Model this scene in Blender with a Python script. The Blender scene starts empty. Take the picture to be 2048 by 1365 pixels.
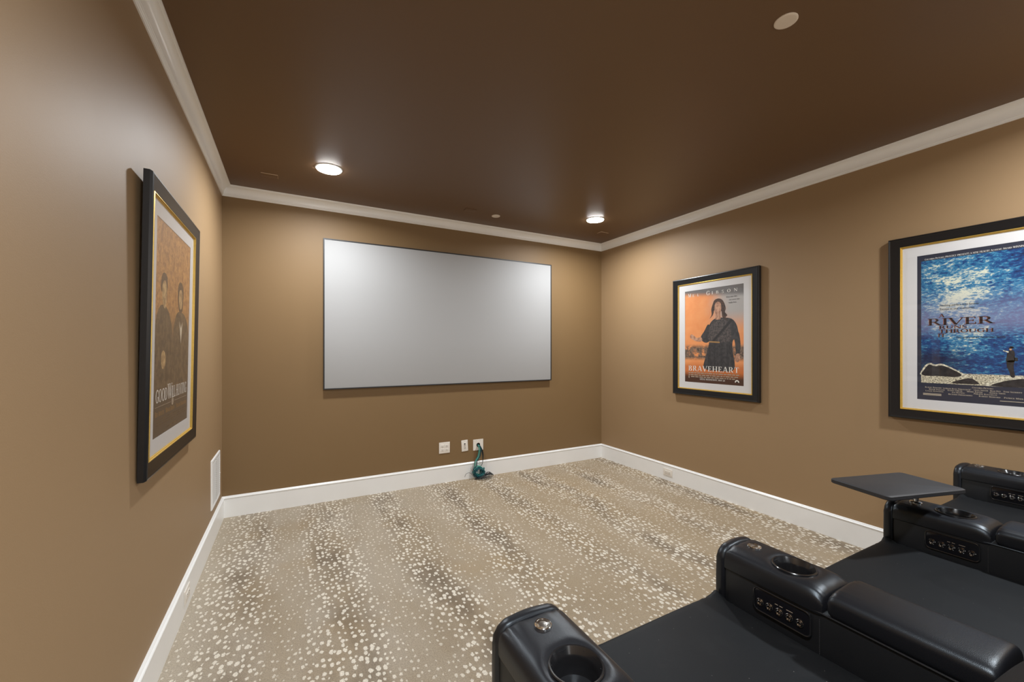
import bpy, bmesh, math, random
from mathutils import Vector, Matrix
random.seed(7)
PI = math.pi
D = bpy.data
COL = bpy.context.scene.collection

# ------------------------------------------------------------------ room measures (metres)
XL, XR, YB, YR, H = -0.511, 3.525, 4.10, -3.2, 2.745
CAMZ = 1.389

# ------------------------------------------------------------------ helpers
def srgb(r, g, b, k=1.0):
    f = lambda c: ((c / 255.0) / 12.92 if c / 255.0 <= 0.04045 else ((c / 255.0 + 0.055) / 1.055) ** 2.4)
    return (min(1, f(r) * k), min(1, f(g) * k), min(1, f(b) * k), 1.0)

class NT:
    """small node-graph writer"""
    def __init__(s, name):
        s.m = D.materials.new(name); s.m.use_nodes = True
        s.t = s.m.node_tree; s.t.nodes.clear()
        s.out = s.t.nodes.new('ShaderNodeOutputMaterial')
    def n(s, t, **kw):
        x = s.t.nodes.new(t)
        for k, v in kw.items(): setattr(x, k, v)
        return x
    def put(s, sock, v):
        if v is None: return
        if hasattr(v, 'is_output') or isinstance(v, bpy.types.NodeSocket): s.t.links.new(v, sock)
        else:
            if hasattr(sock.default_value, '__len__') and not hasattr(v, '__len__'):
                v = (v,) * len(sock.default_value)
            sock.default_value = v
    def math(s, op, a, b=None, c=None, clamp=False):
        x = s.n('ShaderNodeMath', operation=op, use_clamp=clamp)
        s.put(x.inputs[0], a); s.put(x.inputs[1], b); s.put(x.inputs[2], c)
        return x.outputs[0]
    def mul(s, a, b): return s.math('MULTIPLY', a, b)
    def add(s, a, b): return s.math('ADD', a, b)
    def step(s, v, lo, hi):
        x = s.n('ShaderNodeMapRange', interpolation_type='SMOOTHSTEP')
        s.put(x.inputs['Value'], v)
        if lo <= hi:
            x.inputs['From Min'].default_value = lo; x.inputs['From Max'].default_value = hi
        else:
            x.inputs['From Min'].default_value = hi; x.inputs['From Max'].default_value = lo
            x.inputs['To Min'].default_value = 1; x.inputs['To Max'].default_value = 0
        return x.outputs[0]
    def mix(s, f, a, b, blend='MIX'):
        x = s.n('ShaderNodeMix', data_type='RGBA', blend_type=blend)
        s.put(x.inputs[0], f); s.put(x.inputs[6], a); s.put(x.inputs[7], b)
        return x.outputs[2]
    def coord(s, kind='Object'):
        return s.n('ShaderNodeTexCoord').outputs[kind]
    def xyz(s, v):
        x = s.n('ShaderNodeSeparateXYZ'); s.put(x.inputs[0], v); return x.outputs
    def vec(s, a, b, c):
        x = s.n('ShaderNodeCombineXYZ'); s.put(x.inputs[0], a); s.put(x.inputs[1], b); s.put(x.inputs[2], c); return x.outputs[0]
    def scale(s, v, sc):
        x = s.n('ShaderNodeMapping'); s.put(x.inputs[0], v); x.inputs['Scale'].default_value = sc; return x.outputs[0]
    def noise(s, v, scale, detail=2.0, rough=0.5, dist=0.0, color=False):
        x = s.n('ShaderNodeTexNoise'); s.put(x.inputs['Vector'], v)
        x.inputs['Scale'].default_value = scale; x.inputs['Detail'].default_value = detail
        x.inputs['Roughness'].default_value = rough; x.inputs['Distortion'].default_value = dist
        return x.outputs[1 if color else 0]
    def bsdf(s, color, rough=0.5, metal=0.0, spec=0.5, coat=0.0, coat_rough=0.1, bump=None, bstr=0.2, bdist=0.001, sheen=0.0):
        p = s.n('ShaderNodeBsdfPrincipled')
        s.put(p.inputs['Base Color'], color); s.put(p.inputs['Roughness'], rough)
        p.inputs['Metallic'].default_value = metal; p.inputs['Specular IOR Level'].default_value = spec
        p.inputs['Coat Weight'].default_value = coat; p.inputs['Coat Roughness'].default_value = coat_rough
        p.inputs['Sheen Weight'].default_value = sheen
        if bump is not None:
            b = s.n('ShaderNodeBump'); b.inputs['Strength'].default_value = bstr; b.inputs['Distance'].default_value = bdist
            s.put(b.inputs['Height'], bump); s.t.links.new(b.outputs[0], p.inputs['Normal'])
        s.t.links.new(p.outputs[0], s.out.inputs[0])
        return s.m

def simple(name, rgb, rough=0.5, metal=0.0, spec=0.5, coat=0.0, var=0.04, nscale=40.0, bstr=0.0):
    t = NT(name); c = t.coord()
    nz = t.noise(c, nscale, 3)
    dark = tuple(x * (1 - var) for x in rgb[:3]) + (1,); lite = tuple(min(1, x * (1 + var)) for x in rgb[:3]) + (1,)
    return t.bsdf(t.mix(nz, dark, lite), rough, metal, spec, coat, bump=(nz if bstr else None), bstr=bstr)

class MB:
    """collects vertices and faces of ONE mesh object"""
    def __init__(s): s.v = []; s.f = []
    def quad(s, a, b, c, d):
        i = len(s.v); s.v += [a, b, c, d]; s.f.append((i, i + 1, i + 2, i + 3))
    def poly(s, pts):
        i = len(s.v); s.v += list(pts); s.f.append(tuple(range(i, i + len(pts))))
    def box(s, x0, x1, y0, y1, z0, z1):
        i = len(s.v)
        s.v += [(x, y, z) for z in (z0, z1) for y in (y0, y1) for x in (x0, x1)]
        for q in ((0, 2, 3, 1), (4, 5, 7, 6), (0, 1, 5, 4), (2, 6, 7, 3), (0, 4, 6, 2), (1, 3, 7, 5)):
            s.f.append(tuple(i + k for k in q))
    def rbox(s, x0, x1, y0, y1, z0, z1, r, step=0.03, fn=None):
        """rounded box on a fine grid; fn(p, n) may move points"""
        cx, cy, cz = (x0 + x1) / 2, (y0 + y1) / 2, (z0 + z1) / 2
        r = min(r, (x1 - x0) / 2, (y1 - y0) / 2, (z1 - z0) / 2) * 0.999
        def axis(a, b):
            q = [a + r * (1 - math.cos(t * PI / 2 / 4)) * 0.999 for t in range(0, 4)]
            n = max(1, int((b - a - 2 * r) / step))
            mid = [a + r + (b - a - 2 * r) * k / n for k in range(n + 1)]
            e = [b - r * (1 - math.cos(t * PI / 2 / 4)) * 0.999 for t in range(3, -1, -1)]
            return q + mid + e
        AX = [axis(x0, x1), axis(y0, y1), axis(z0, z1)]
        lo = (x0 + r, y0 + r, z0 + r); hi = (x1 - r, y1 - r, z1 - r)
        idx = {}
        def vid(p):
            k = tuple(round(c, 6) for c in p)
            if k in idx: return idx[k]
            q = Vector([min(max(p[i], lo[i]), hi[i]) for i in range(3)])
            d = Vector(p) - q
            n = d.normalized() if d.length > 1e-9 else Vector((0, 0, 1))
            o = q + n * r
            if fn: o = Vector(fn(o, n))
            idx[k] = len(s.v); s.v.append(tuple(o)); return idx[k]
        for ax in range(3):
            u, w = [i for i in range(3) if i != ax]
            for side in (0, 1):
                val = (AX[ax][0], AX[ax][-1])[side]
                for i in range(len(AX[u]) - 1):
                    for j in range(len(AX[w]) - 1):
                        q = []
                        for (a, b) in ((0, 0), (1, 0), (1, 1), (0, 1)):
                            p = [0, 0, 0]; p[ax] = val; p[u] = AX[u][i + a]; p[w] = AX[w][j + b]; q.append(vid(p))
                        flip = (side == 1) == (ax == 1)
                        s.f.append(tuple(reversed(q)) if flip else tuple(q))
    def tube(s, pts, r, n=8, closed=False):
        pts = [Vector(p) for p in pts]; m = len(pts); base = len(s.v)
        prev = None
        for k, p in enumerate(pts):
            t = (pts[(k + 1) % m] - pts[k - 1]) if closed else (pts[min(k + 1, m - 1)] - pts[max(k - 1, 0)])
            t.normalize()
            if prev is None:
                a = Vector((0, 0, 1)) if abs(t.z) < 0.9 else Vector((1, 0, 0))
                u = t.cross(a).normalized()
            else:
                u = (prev - t * prev.dot(t)).normalized()
            prev = u; w = t.cross(u)
            for j in range(n):
                a = 2 * PI * j / n
                s.v.append(tuple(p + (u * math.cos(a) + w * math.sin(a)) * r))
        for k in range(m if closed else m - 1):
            for j in range(n):
                a = base + k * n + j; b = base + k * n + (j + 1) % n
                c = base + ((k + 1) % m) * n + (j + 1) % n; d = base + ((k + 1) % m) * n + j
                s.f.append((a, b, c, d))
        if not closed:
            s.f.append(tuple(base + j for j in reversed(range(n))))
            s.f.append(tuple(base + (m - 1) * n + j for j in range(n)))
    def lathe(s, prof, n=40, M=None, cap0=True, cap1=True):
        """profile of (radius, z) turned about z, moved by matrix M"""
        M = M or Matrix.Identity(4); base = len(s.v)
        for (r, z) in prof:
            for j in range(n):
                a = 2 * PI * j / n
                s.v.append(tuple(M @ Vector((r * math.cos(a), r * math.sin(a), z))))
        for k in range(len(prof) - 1):
            for j in range(n):
                s.f.append((base + k * n + j, base + k * n + (j + 1) % n, base + (k + 1) * n + (j + 1) % n, base + (k + 1) * n + j))
        if cap0: s.f.append(tuple(base + j for j in reversed(range(n))))
        if cap1: s.f.append(tuple(base + (len(prof) - 1) * n + j for j in range(n)))
    def build(s, name, mat, parent=None, smooth=False, loc=None, recalc=True, angle=40):
        me = D.meshes.new(name); me.from_pydata([tuple(v) for v in s.v], [], s.f)
        if recalc:
            bm = bmesh.new(); bm.from_mesh(me); bmesh.ops.recalc_face_normals(bm, faces=bm.faces); bm.to_mesh(me); bm.free()
        me.materials.append(mat)
        if smooth:
            me.polygons.foreach_set('use_smooth', [True] * len(me.polygons))
            try: me.set_sharp_from_angle(angle=math.radians(angle))
            except Exception: pass
        me.update()
        o = D.objects.new(name, me); COL.objects.link(o)
        if parent: o.parent = parent
        if loc: o.location = loc
        return o

def tag(o, label=None, cat=None, group=None, kind=None):
    if label: o['label'] = label
    if cat: o['category'] = cat
    if group: o['group'] = group
    if kind: o['kind'] = kind
    return o
def thing(name, label, cat, loc=(0, 0, 0), rz=0.0, group=None):
    o = D.objects.new(name, None); COL.objects.link(o); o.location = loc; o.rotation_euler = (0, 0, rz)
    o.empty_display_size = 0.1
    return tag(o, label, cat, group)

# ------------------------------------------------------------------ materials
def wall_material(name, ca, cb):
    t = NT(name); c = t.coord()
    big = t.noise(c, 1.1, 3, 0.6); fine = t.noise(c, 260, 3, 0.6); mid = t.noise(c, 28, 3, 0.6)
    col = t.mix(big, ca, cb)
    scuff = t.step(t.noise(t.scale(c, (1, 1, 1)), 5.5, 6, 0.75), 0.70, 0.80)
    col = t.mix(t.mul(scuff, 0.10), col, srgb(196, 172, 146))
    h = t.add(t.mul(fine, 0.7), t.mul(mid, 0.5))
    return t.bsdf(col, t.add(t.mul(big, 0.08), 0.53), spec=0.42, bump=h, bstr=0.16, bdist=0.002)
def ceiling_material():
    t = NT('dark_brown_satin_ceiling_paint'); c = t.coord()
    big = t.noise(c, 0.9, 3, 0.6); fine = t.noise(c, 200, 3, 0.6); wav = t.noise(c, 5, 3, 0.55)
    col = t.mix(big, srgb(103, 78, 54), srgb(108, 83, 58))
    return t.bsdf(col, t.add(t.mul(big, 0.06), 0.42), spec=0.45, bump=t.add(t.mul(fine, 0.4), t.mul(wav, 1.4)), bstr=0.22, bdist=0.002)
def carpet_material():
    t = NT('antelope_spot_carpet'); c = t.coord(); X, Y, Z = t.xyz(c)
    flat = t.vec(X, Y, 0.0)
    wob = t.noise(t.scale(flat, (1, 0.55, 1)), 1.6, 2, 0.5)
    xs = t.add(X, t.mul(t.add(wob, -0.5), 0.34))
    streak = t.add(t.mul(t.math('COSINE', t.mul(t.add(xs, 0.29), 2 * PI / 0.53)), 0.5), 0.5)
    patch = t.noise(t.scale(flat, (1.0, 0.45, 1)), 4.2, 3, 0.6)
    dk = t.mul(t.step(streak, 0.38, 1.0), t.step(patch, 0.38, 0.72))
    broad = t.noise(t.scale(flat, (1.0, 0.4, 1)), 3.0, 3, 0.6)
    base = t.mix(t.step(broad, 0.35, 0.65), srgb(156, 140, 116), srgb(172, 160, 142))
    warm = t.step(t.noise(flat, 1.3, 3, 0.6), 0.5, 0.72)
    base = t.mix(t.mul(warm, 0.5), base, srgb(162, 137, 98))
    # pale brushed bands between the streaks
    base = t.mix(t.mul(t.step(streak, 0.35, 0.0), 0.35), base, srgb(174, 160, 138))
    base = t.mix(t.mul(t.step(t.add(X, t.mul(t.add(broad, -0.5), 1.2)), 0.5, 2.0), 0.45), base, srgb(164, 141, 106))
    base = t.mix(t.mul(dk, 0.78), base, srgb(106, 91, 72))
    base = t.mix(t.mul(t.step(X, -0.20, -0.48), 0.35), base, srgb(190, 178, 158))
    # spots
    warp = t.noise(flat, 38, 2, 0.5, color=True)
    wv = t.n('ShaderNodeVectorMath', operation='MULTIPLY_ADD')
    t.put(wv.inputs[0], warp); wv.inputs[1].default_value = (0.014, 0.014, 0); t.put(wv.inputs[2], flat)
    v = t.n('ShaderNodeTexVoronoi', feature='F1'); t.put(v.inputs['Vector'], t.scale(wv.outputs[0], (35, 24, 1)))
    v.inputs['Scale'].default_value = 1.0; v.inputs['Randomness'].default_value = 0.82
    v.voronoi_dimensions = '2D'
    rr, rg, rb = t.xyz(v.outputs['Color'])
    near = t.step(t.add(streak, t.mul(t.add(t.noise(flat, 4.5, 2, 0.6), -0.5), 1.1)), -0.05, 0.75)
    rad = t.add(0.10, t.mul(t.add(t.mul(rr, 0.26), 0.04), t.add(t.mul(near, 0.55), 0.40)))
    d = t.math('SUBTRACT', rad, v.outputs['Distance'])
    d = t.add(d, t.mul(t.add(t.noise(flat, 170, 2, 0.6), -0.5), 0.20))
    spot = t.step(d, -0.06, 0.07)
    some = t.step(t.add(rg, t.mul(near, 0.4)), 0.24, 0.34)
    spot = t.mul(spot, some)
    amt = t.mul(spot, t.add(t.mul(near, 0.25), 0.60))
    col = t.mix(amt, base, srgb(238, 230, 214))
    f1 = t.noise(flat, 520, 2, 0.7); f2 = t.noise(flat, 170, 3, 0.7)
    k = t.add(t.add(t.mul(f1, 1.05), t.mul(f2, 1.35)), -0.20)
    kc = t.n('ShaderNodeCombineColor'); [t.put(kc.inputs[i], k) for i in range(3)]
    col = t.mix(1.0, col, kc.outputs[0], 'MULTIPLY')
    h = t.add(t.mul(f1, 0.6), t.add(t.mul(f2, 0.8), t.mul(spot, 0.5)))
    return t.bsdf(col, 0.95, spec=0.1, bump=h, bstr=0.7, bdist=0.006, sheen=0.15)
def leather(name, rough, col=(0.0135, 0.0135, 0.0145, 1), dust=0.0, wr=0.5, spec=0.5):
    t = NT(name); c = t.coord()
    v = t.n('ShaderNodeTexVoronoi', feature='DISTANCE_TO_EDGE'); t.put(v.inputs['Vector'], c); v.inputs['Scale'].default_value = 420
    grain = t.math('MINIMUM', v.outputs['Distance'], 0.25)
    fine = t.noise(c, 900, 2, 0.6); soft = t.noise(c, 11, 4, 0.6, 0.6)
    n2 = t.noise(c, 3.2, 4, 0.6)
    base = t.mix(n2, tuple(x * 0.8 for x in col[:3]) + (1,), tuple(x * 1.35 for x in col[:3]) + (1,))
    if dust:
        vd = t.n('ShaderNodeTexVoronoi'); t.put(vd.inputs['Vector'], c); vd.inputs['Scale'].default_value = 60; vd.inputs['Randomness'].default_value = 1.0
        a, b, cc = t.xyz(vd.outputs['Color'])
        sp = t.mul(t.step(vd.outputs['Distance'], 0.075, 0.04), t.step(a, 0.64, 0.70))
        base = t.mix(t.mul(sp, dust), base, (0.30, 0.29, 0.27, 1))
        base = t.mix(t.mul(t.step(t.noise(c, 7, 6, 0.75, 1.0), 0.52, 0.75), dust * 0.10), base, (0.10, 0.10, 0.10, 1))
    h = t.add(t.add(t.mul(grain, 0.6), t.mul(fine, 0.15)), t.mul(soft, wr))
    m = t.bsdf(base, t.add(t.mul(n2, 0.12), rough), spec=spec, bump=h, bstr=0.20, bdist=0.0020)
    t.t.nodes['Principled BSDF'].inputs['Specular Tint'].default_value = (0.80, 0.91, 1.0, 1.0)
    return m

M = dict(
    wall=wall_material('brown_eggshell_wall_paint', srgb(150, 123, 90), srgb(155, 128, 95)), back_wall=wall_material('darker_back_wall_brown', srgb(124, 98, 64), srgb(129, 103, 69)), ceiling=ceiling_material(), carpet=carpet_material(),
    trim=simple('white_semi_gloss_trim_paint', srgb(240, 240, 238), 0.30, var=0.02, nscale=9),
    leather=leather('black_leather', 0.29, (0.008, 0.008, 0.0098, 1)), seat=leather('dusty_black_leather_seat', 0.50, (0.007, 0.007, 0.0075, 1), dust=0.5, wr=0.35, spec=0.27),
    panel_leather=leather('black_leather_side', 0.40, (0.009, 0.009, 0.010, 1)),
    stitch=simple('black_thread', (0.03, 0.03, 0.032, 1), 0.55),
    black_plastic=simple('black_plastic', (0.010, 0.010, 0.011, 1), 0.22, coat=0.3),
    gloss_plastic=simple('glossy_black_plastic', (0.006, 0.006, 0.008, 1), 0.12),
    dark_inside=simple('dark_interior', (0.006, 0.006, 0.006, 1), 0.6),
    steel=simple('brushed_steel', (0.62, 0.61, 0.58, 1), 0.20, metal=1.0, nscale=300, bstr=0.05),
    chrome=simple('chrome', (0.75, 0.74, 0.72, 1), 0.10, metal=1.0),
    tray=simple('black_textured_tray', (0.022, 0.022, 0.024, 1), 0.55, var=0.35, nscale=500, bstr=0.25),
    black_frame=simple('black_painted_frame', (0.007, 0.007, 0.008, 1), 0.30, spec=0.55, var=0.2, nscale=60),
    gold=simple('gold_leaf', srgb(216, 180, 92), 0.34, metal=0.6, var=0.15, nscale=90, bstr=0.05),
    mat_board=simple('white_mat_board', srgb(216, 215, 215), 0.85, var=0.015, nscale=200),
    screen=simple('matt_grey_screen_fabric', srgb(164, 164, 164), 0.70, spec=0.3, var=0.008, nscale=600),
    screen_frame=simple('black_velvet_frame', (0.012, 0.012, 0.013, 1), 0.5),
    plate=simple('white_plastic_plate', srgb(232, 226, 216), 0.35, var=0.02),
    slot=simple('dark_socket_slot', (0.03, 0.028, 0.027, 1), 0.5),
    grey_metal=simple('grey_louver_metal', srgb(205, 203, 198), 0.4, var=0.02),
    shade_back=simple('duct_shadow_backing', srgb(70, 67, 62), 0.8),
    lit_edge_strip=simple('painted_light_on_edge', srgb(176, 150, 122), 0.5), cover=simple('off_white_cover_plate', srgb(222, 210, 195), 0.45, var=0.02),
    teal=simple('teal_cable_jacket', srgb(22, 118, 118), 0.38, var=0.2, nscale=30),
    dark_teal=simple('dark_teal_cable_jacket', srgb(10, 74, 84), 0.38, var=0.2, nscale=30), green=simple('pale_green_cable_jacket', srgb(90, 176, 150), 0.40, var=0.1),
    black_cable=simple('black_cable_jacket', (0.012, 0.016, 0.02, 1), 0.35),
    red_wire=simple('red_brown_wire', srgb(120, 52, 34), 0.4),
    white_ink=simple('white_ink', srgb(238, 234, 226), 0.7), cream_ink=simple('cream_ink', srgb(214, 200, 176), 0.7),
    grey_ink=simple('grey_ink', srgb(165, 150, 132), 0.7), black_ink=simple('black_ink', (0.012, 0.009, 0.009, 1), 0.6),
    maroon_ink=simple('dark_maroon_ink', srgb(36, 12, 10), 0.6), copper_ink=simple('copper_ink', srgb(196, 120, 88), 0.6),
    gold_ink=simple('dull_gold_ink', srgb(168, 128, 74), 0.7),
)
def emission(name, col, strength):
    t = NT(name); e = t.n('ShaderNodeEmission'); c = t.coord()
    t.put(e.inputs[0], t.mix(t.noise(c, 3), col, col)); e.inputs[1].default_value = strength
    t.t.links.new(e.outputs[0], t.out.inputs[0]); return t.m
M['lens'] = emission('lit_led_lens', (1.0, 0.99, 0.97, 1), 80.0)
def glass_material():
    t = NT('picture_glass'); c = t.coord()
    lw = t.n('ShaderNodeLayerWeight'); f = t.add(t.mul(t.math('POWER', lw.outputs['Facing'], 5.0), 0.94), 0.04)
    tr = t.n('ShaderNodeBsdfTransparent'); g = t.n('ShaderNodeBsdfGlossy'); g.inputs['Roughness'].default_value = 0.015
    t.put(g.inputs['Color'], t.mix(t.noise(c, 4), (0.94, 0.95, 0.96, 1), (0.97, 0.97, 0.98, 1)))
    mx = t.n('ShaderNodeMixShader'); t.t.links.new(f, mx.inputs[0]); t.t.links.new(tr.outputs[0], mx.inputs[1]); t.t.links.new(g.outputs[0], mx.inputs[2])
    t.t.links.new(mx.outputs[0], t.out.inputs[0]); return t.m
M['glass'] = glass_material()

# ------------------------------------------------------------------ room shell
def slab(name, x0, x1, y0, y1, z0, z1, mat):
    m = MB(); m.box(x0, x1, y0, y1, z0, z1); o = m.build(name, mat); o['kind'] = 'structure'; return o
TH = 0.12
slab('floor', XL - TH, XR + TH, YR - TH, YB + TH, -0.12, 0.0, M['carpet'])
slab('ceiling', XL - TH, XR + TH, YR - TH, YB + TH, H, H + 0.12, M['ceiling'])
slab('wall_left', XL - TH, XL, YR - TH, YB + TH, 0.0, H, M['wall'])
slab('wall_right', XR, XR + TH, YR - TH, YB + TH, 0.0, H, M['wall'])
slab('wall_back', XL, XR, YB, YB + TH, 0.0, H, M['back_wall'])  # brown set darker here than on the side walls
# unseen rear wall, its wide opening added to let in world light
slab('wall_rear_unseen', XL, XL + 0.35, YR - TH, YR, 0.0, H, M['wall'])
slab('wall_rear_unseen', XR - 0.35, XR, YR - TH, YR, 0.0, H, M['wall'])
slab('wall_rear_unseen', XL + 0.35, XR - 0.35, YR - TH, YR, 2.45, H, M['wall'])
RZ = 0.165
slab('floor_riser', XL, XR, YR, 1.02, 0.0, RZ, M['carpet'])

def sweep_profile(name, prof, p0, p1, nrm, kind='structure'):
    """prof: list of (out from wall, z) ; mitred at both ends"""
    p0 = Vector(p0); p1 = Vector(p1); n = Vector(nrm); t = (p1 - p0).normalized(); m = MB()
    for (d, z) in prof: m.v.append(tuple(p0 + n * d + t * d + Vector((0, 0, z))))
    for (d, z) in prof: m.v.append(tuple(p1 + n * d - t * d + Vector((0, 0, z))))
    k = len(prof)
    for i in range(k): m.f.append((i, (i + 1) % k, k + (i + 1) % k, k + i))
    m.f.append(tuple(range(k))); m.f.append(tuple(reversed(range(k, 2 * k))))
    o = m.build(name, M['trim'], smooth=True, angle=28); o['kind'] = kind; return o
BP = [(0, 0), (0.015, 0), (0.015, 0.150), (0.013, 0.1525), (0.0135, 0.155), (0.0175, 0.157), (0.0185, 0.1605), (0.0165, 0.164), (0.011, 0.1655),
      (0.009, 0.1675), (0.0095, 0.171), (0.006, 0.1745), (0, 0.175)]
CP = [(0, 0), (0.006, 0.0), (0.009, 0.003), (0.009, 0.009), (0.013, 0.012), (0.014, 0.016), (0.0125, 0.019), (0.015, 0.021)]
for k in range(1, 11):   # cove
    a = k / 10 * PI / 2
    CP.append((0.015 + 0.042 * (1 - math.cos(a)), 0.021 + 0.050 * math.sin(a)))
CP += [(0.058, 0.0735), (0.064, 0.0745), (0.0655, 0.078), (0.0655, 0.083), (0, 0.083)]
runs = dict(left=((XL, YR, 0), (XL, YB, 0), (1, 0, 0)), back=((XL, YB, 0), (XR, YB, 0), (0, -1, 0)),
            right=((XR, YB, 0), (XR, YR, 0), (-1, 0, 0)))
for i, (k, (a, b, n)) in enumerate(runs.items()):
    sweep_profile('baseboard_' + k, BP, a, b, n)
    sweep_profile('trim_%d' % (i + 1), [(d, z + H - 0.083) for d, z in CP], a, b, n)
# raised lip of the riser is carpeted like the floor

# ------------------------------------------------------------------ recessed lights, covers
def led_light(x, y, label, power, group='recessed ceiling lights'):
    r = thing('recessed_light', label, 'ceiling light', (x, y, H), group=group)
    m = MB(); m.lathe([(0.084, -0.0065), (0.090, -0.0060), (0.0945, -0.0035), (0.0955, 0.0)], 56, cap0=False, cap1=True)
    m.build('light_trim', M['trim'], r, smooth=True)
    m = MB(); m.lathe([(0.002, -0.0150), (0.03, -0.0149), (0.058, -0.0144), (0.074, -0.0132), (0.083, -0.0105), (0.086, -0.0050)], 56, cap0=True, cap1=False)
    m.build('light_lens', M['lens'], r, smooth=True)
    L = D.lights.new('led_lamp', 'AREA'); L.shape = 'DISK'; L.size = 0.15; L.energy = power; L.spread = math.radians(165); L.color = (0.925, 0.965, 1.0)
    o = D.objects.new('led_lamp', L); COL.objects.link(o); o.parent = r; o.location = (0, 0, -0.017)
    return r
P = 30
led_light(0.242, 3.334, 'lit round ceiling light at the left, near the grey screen', P)
led_light(2.775, 3.323, 'lit round ceiling light at the right, above the orange film poster', P)
for (x, y) in ((0.242, 0.05), (2.775, 0.05), (0.242, -2.4), (2.775, -2.4)):  # all unseen: first pair inferred from poster shadows, rearmost pair added as fill
    led_light(x, y, 'unseen round ceiling light, over the seats or in the added pair behind', P * 1.3, 'unseen recessed ceiling lights, rearmost pair added')
def ceiling_disc(x, y, label):
    m = MB(); m.lathe([(0.034, -0.0045), (0.0405, -0.0045), (0.0425, -0.003), (0.0425, 0.0)], 40)
    o = m.build('ceiling_disc', M['cover'], smooth=True, loc=(x, y, H)); tag(o, label, 'sprinkler cover', 'round ceiling covers')
ceiling_disc(1.790, 0.943, 'round off-white disc cover on the ceiling, nearest the recliners')
ceiling_disc(1.815, 3.712, 'small off-white disc cover on ceiling just above the grey screen')
for (x, y, lb) in ((-0.156, 3.678, 'brown painted blank plate on ceiling left of the left lit light'),
                   (1.518, 3.668, 'brown painted blank plate on ceiling beside the small white disc'),
                   (3.170, 3.662, 'brown painted blank plate on ceiling in the far right corner')):
    m = MB(); m.rbox(-0.057, 0.057, -0.036, 0.036, -0.0060, 0.001, 0.003)
    o = m.build('blank_cover_plate', M['ceiling'], smooth=True, loc=(x, y, H)); tag(o, lb, 'cover plate', 'painted ceiling cover plates')
    if x < 0 or x > 3:      # pale strips paint in the lamp light caught on these edges
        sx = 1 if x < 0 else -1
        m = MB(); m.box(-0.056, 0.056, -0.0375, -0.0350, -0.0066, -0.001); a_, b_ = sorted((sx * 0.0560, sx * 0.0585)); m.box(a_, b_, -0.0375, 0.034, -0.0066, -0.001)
        m.build('lit_edge_strip', M['lit_edge_strip'], o)

# ------------------------------------------------------------------ projection screen
sx0, sx1, sz0, sz1 = 0.248, 2.725, 1.0255, 2.404
scr = thing('projection_screen', 'large light grey fixed projection screen with thin black edge on back wall', 'screen', ((sx0 + sx1) / 2, YB, sz0))
w2 = (sx1 - sx0) / 2; hh = sz1 - sz0
m = MB(); m.rbox(-w2 + 0.009, w2 - 0.009, -0.034, -0.028, 0.009, hh - 0.009, 0.002, 0.4)
m.build('screen_surface', M['screen'], scr, smooth=True)
m = MB(); b = 0.010
for (x0, x1, z0, z1) in ((-w2, w2, 0, b), (-w2, w2, hh - b, hh), (-w2, -w2 + b, b, hh - b), (w2 - b, w2, b, hh - b)):
    m.box(x0, x1, -0.038, -0.001, z0, z1)
m.build('screen_frame', M['screen_frame'], scr)

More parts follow.
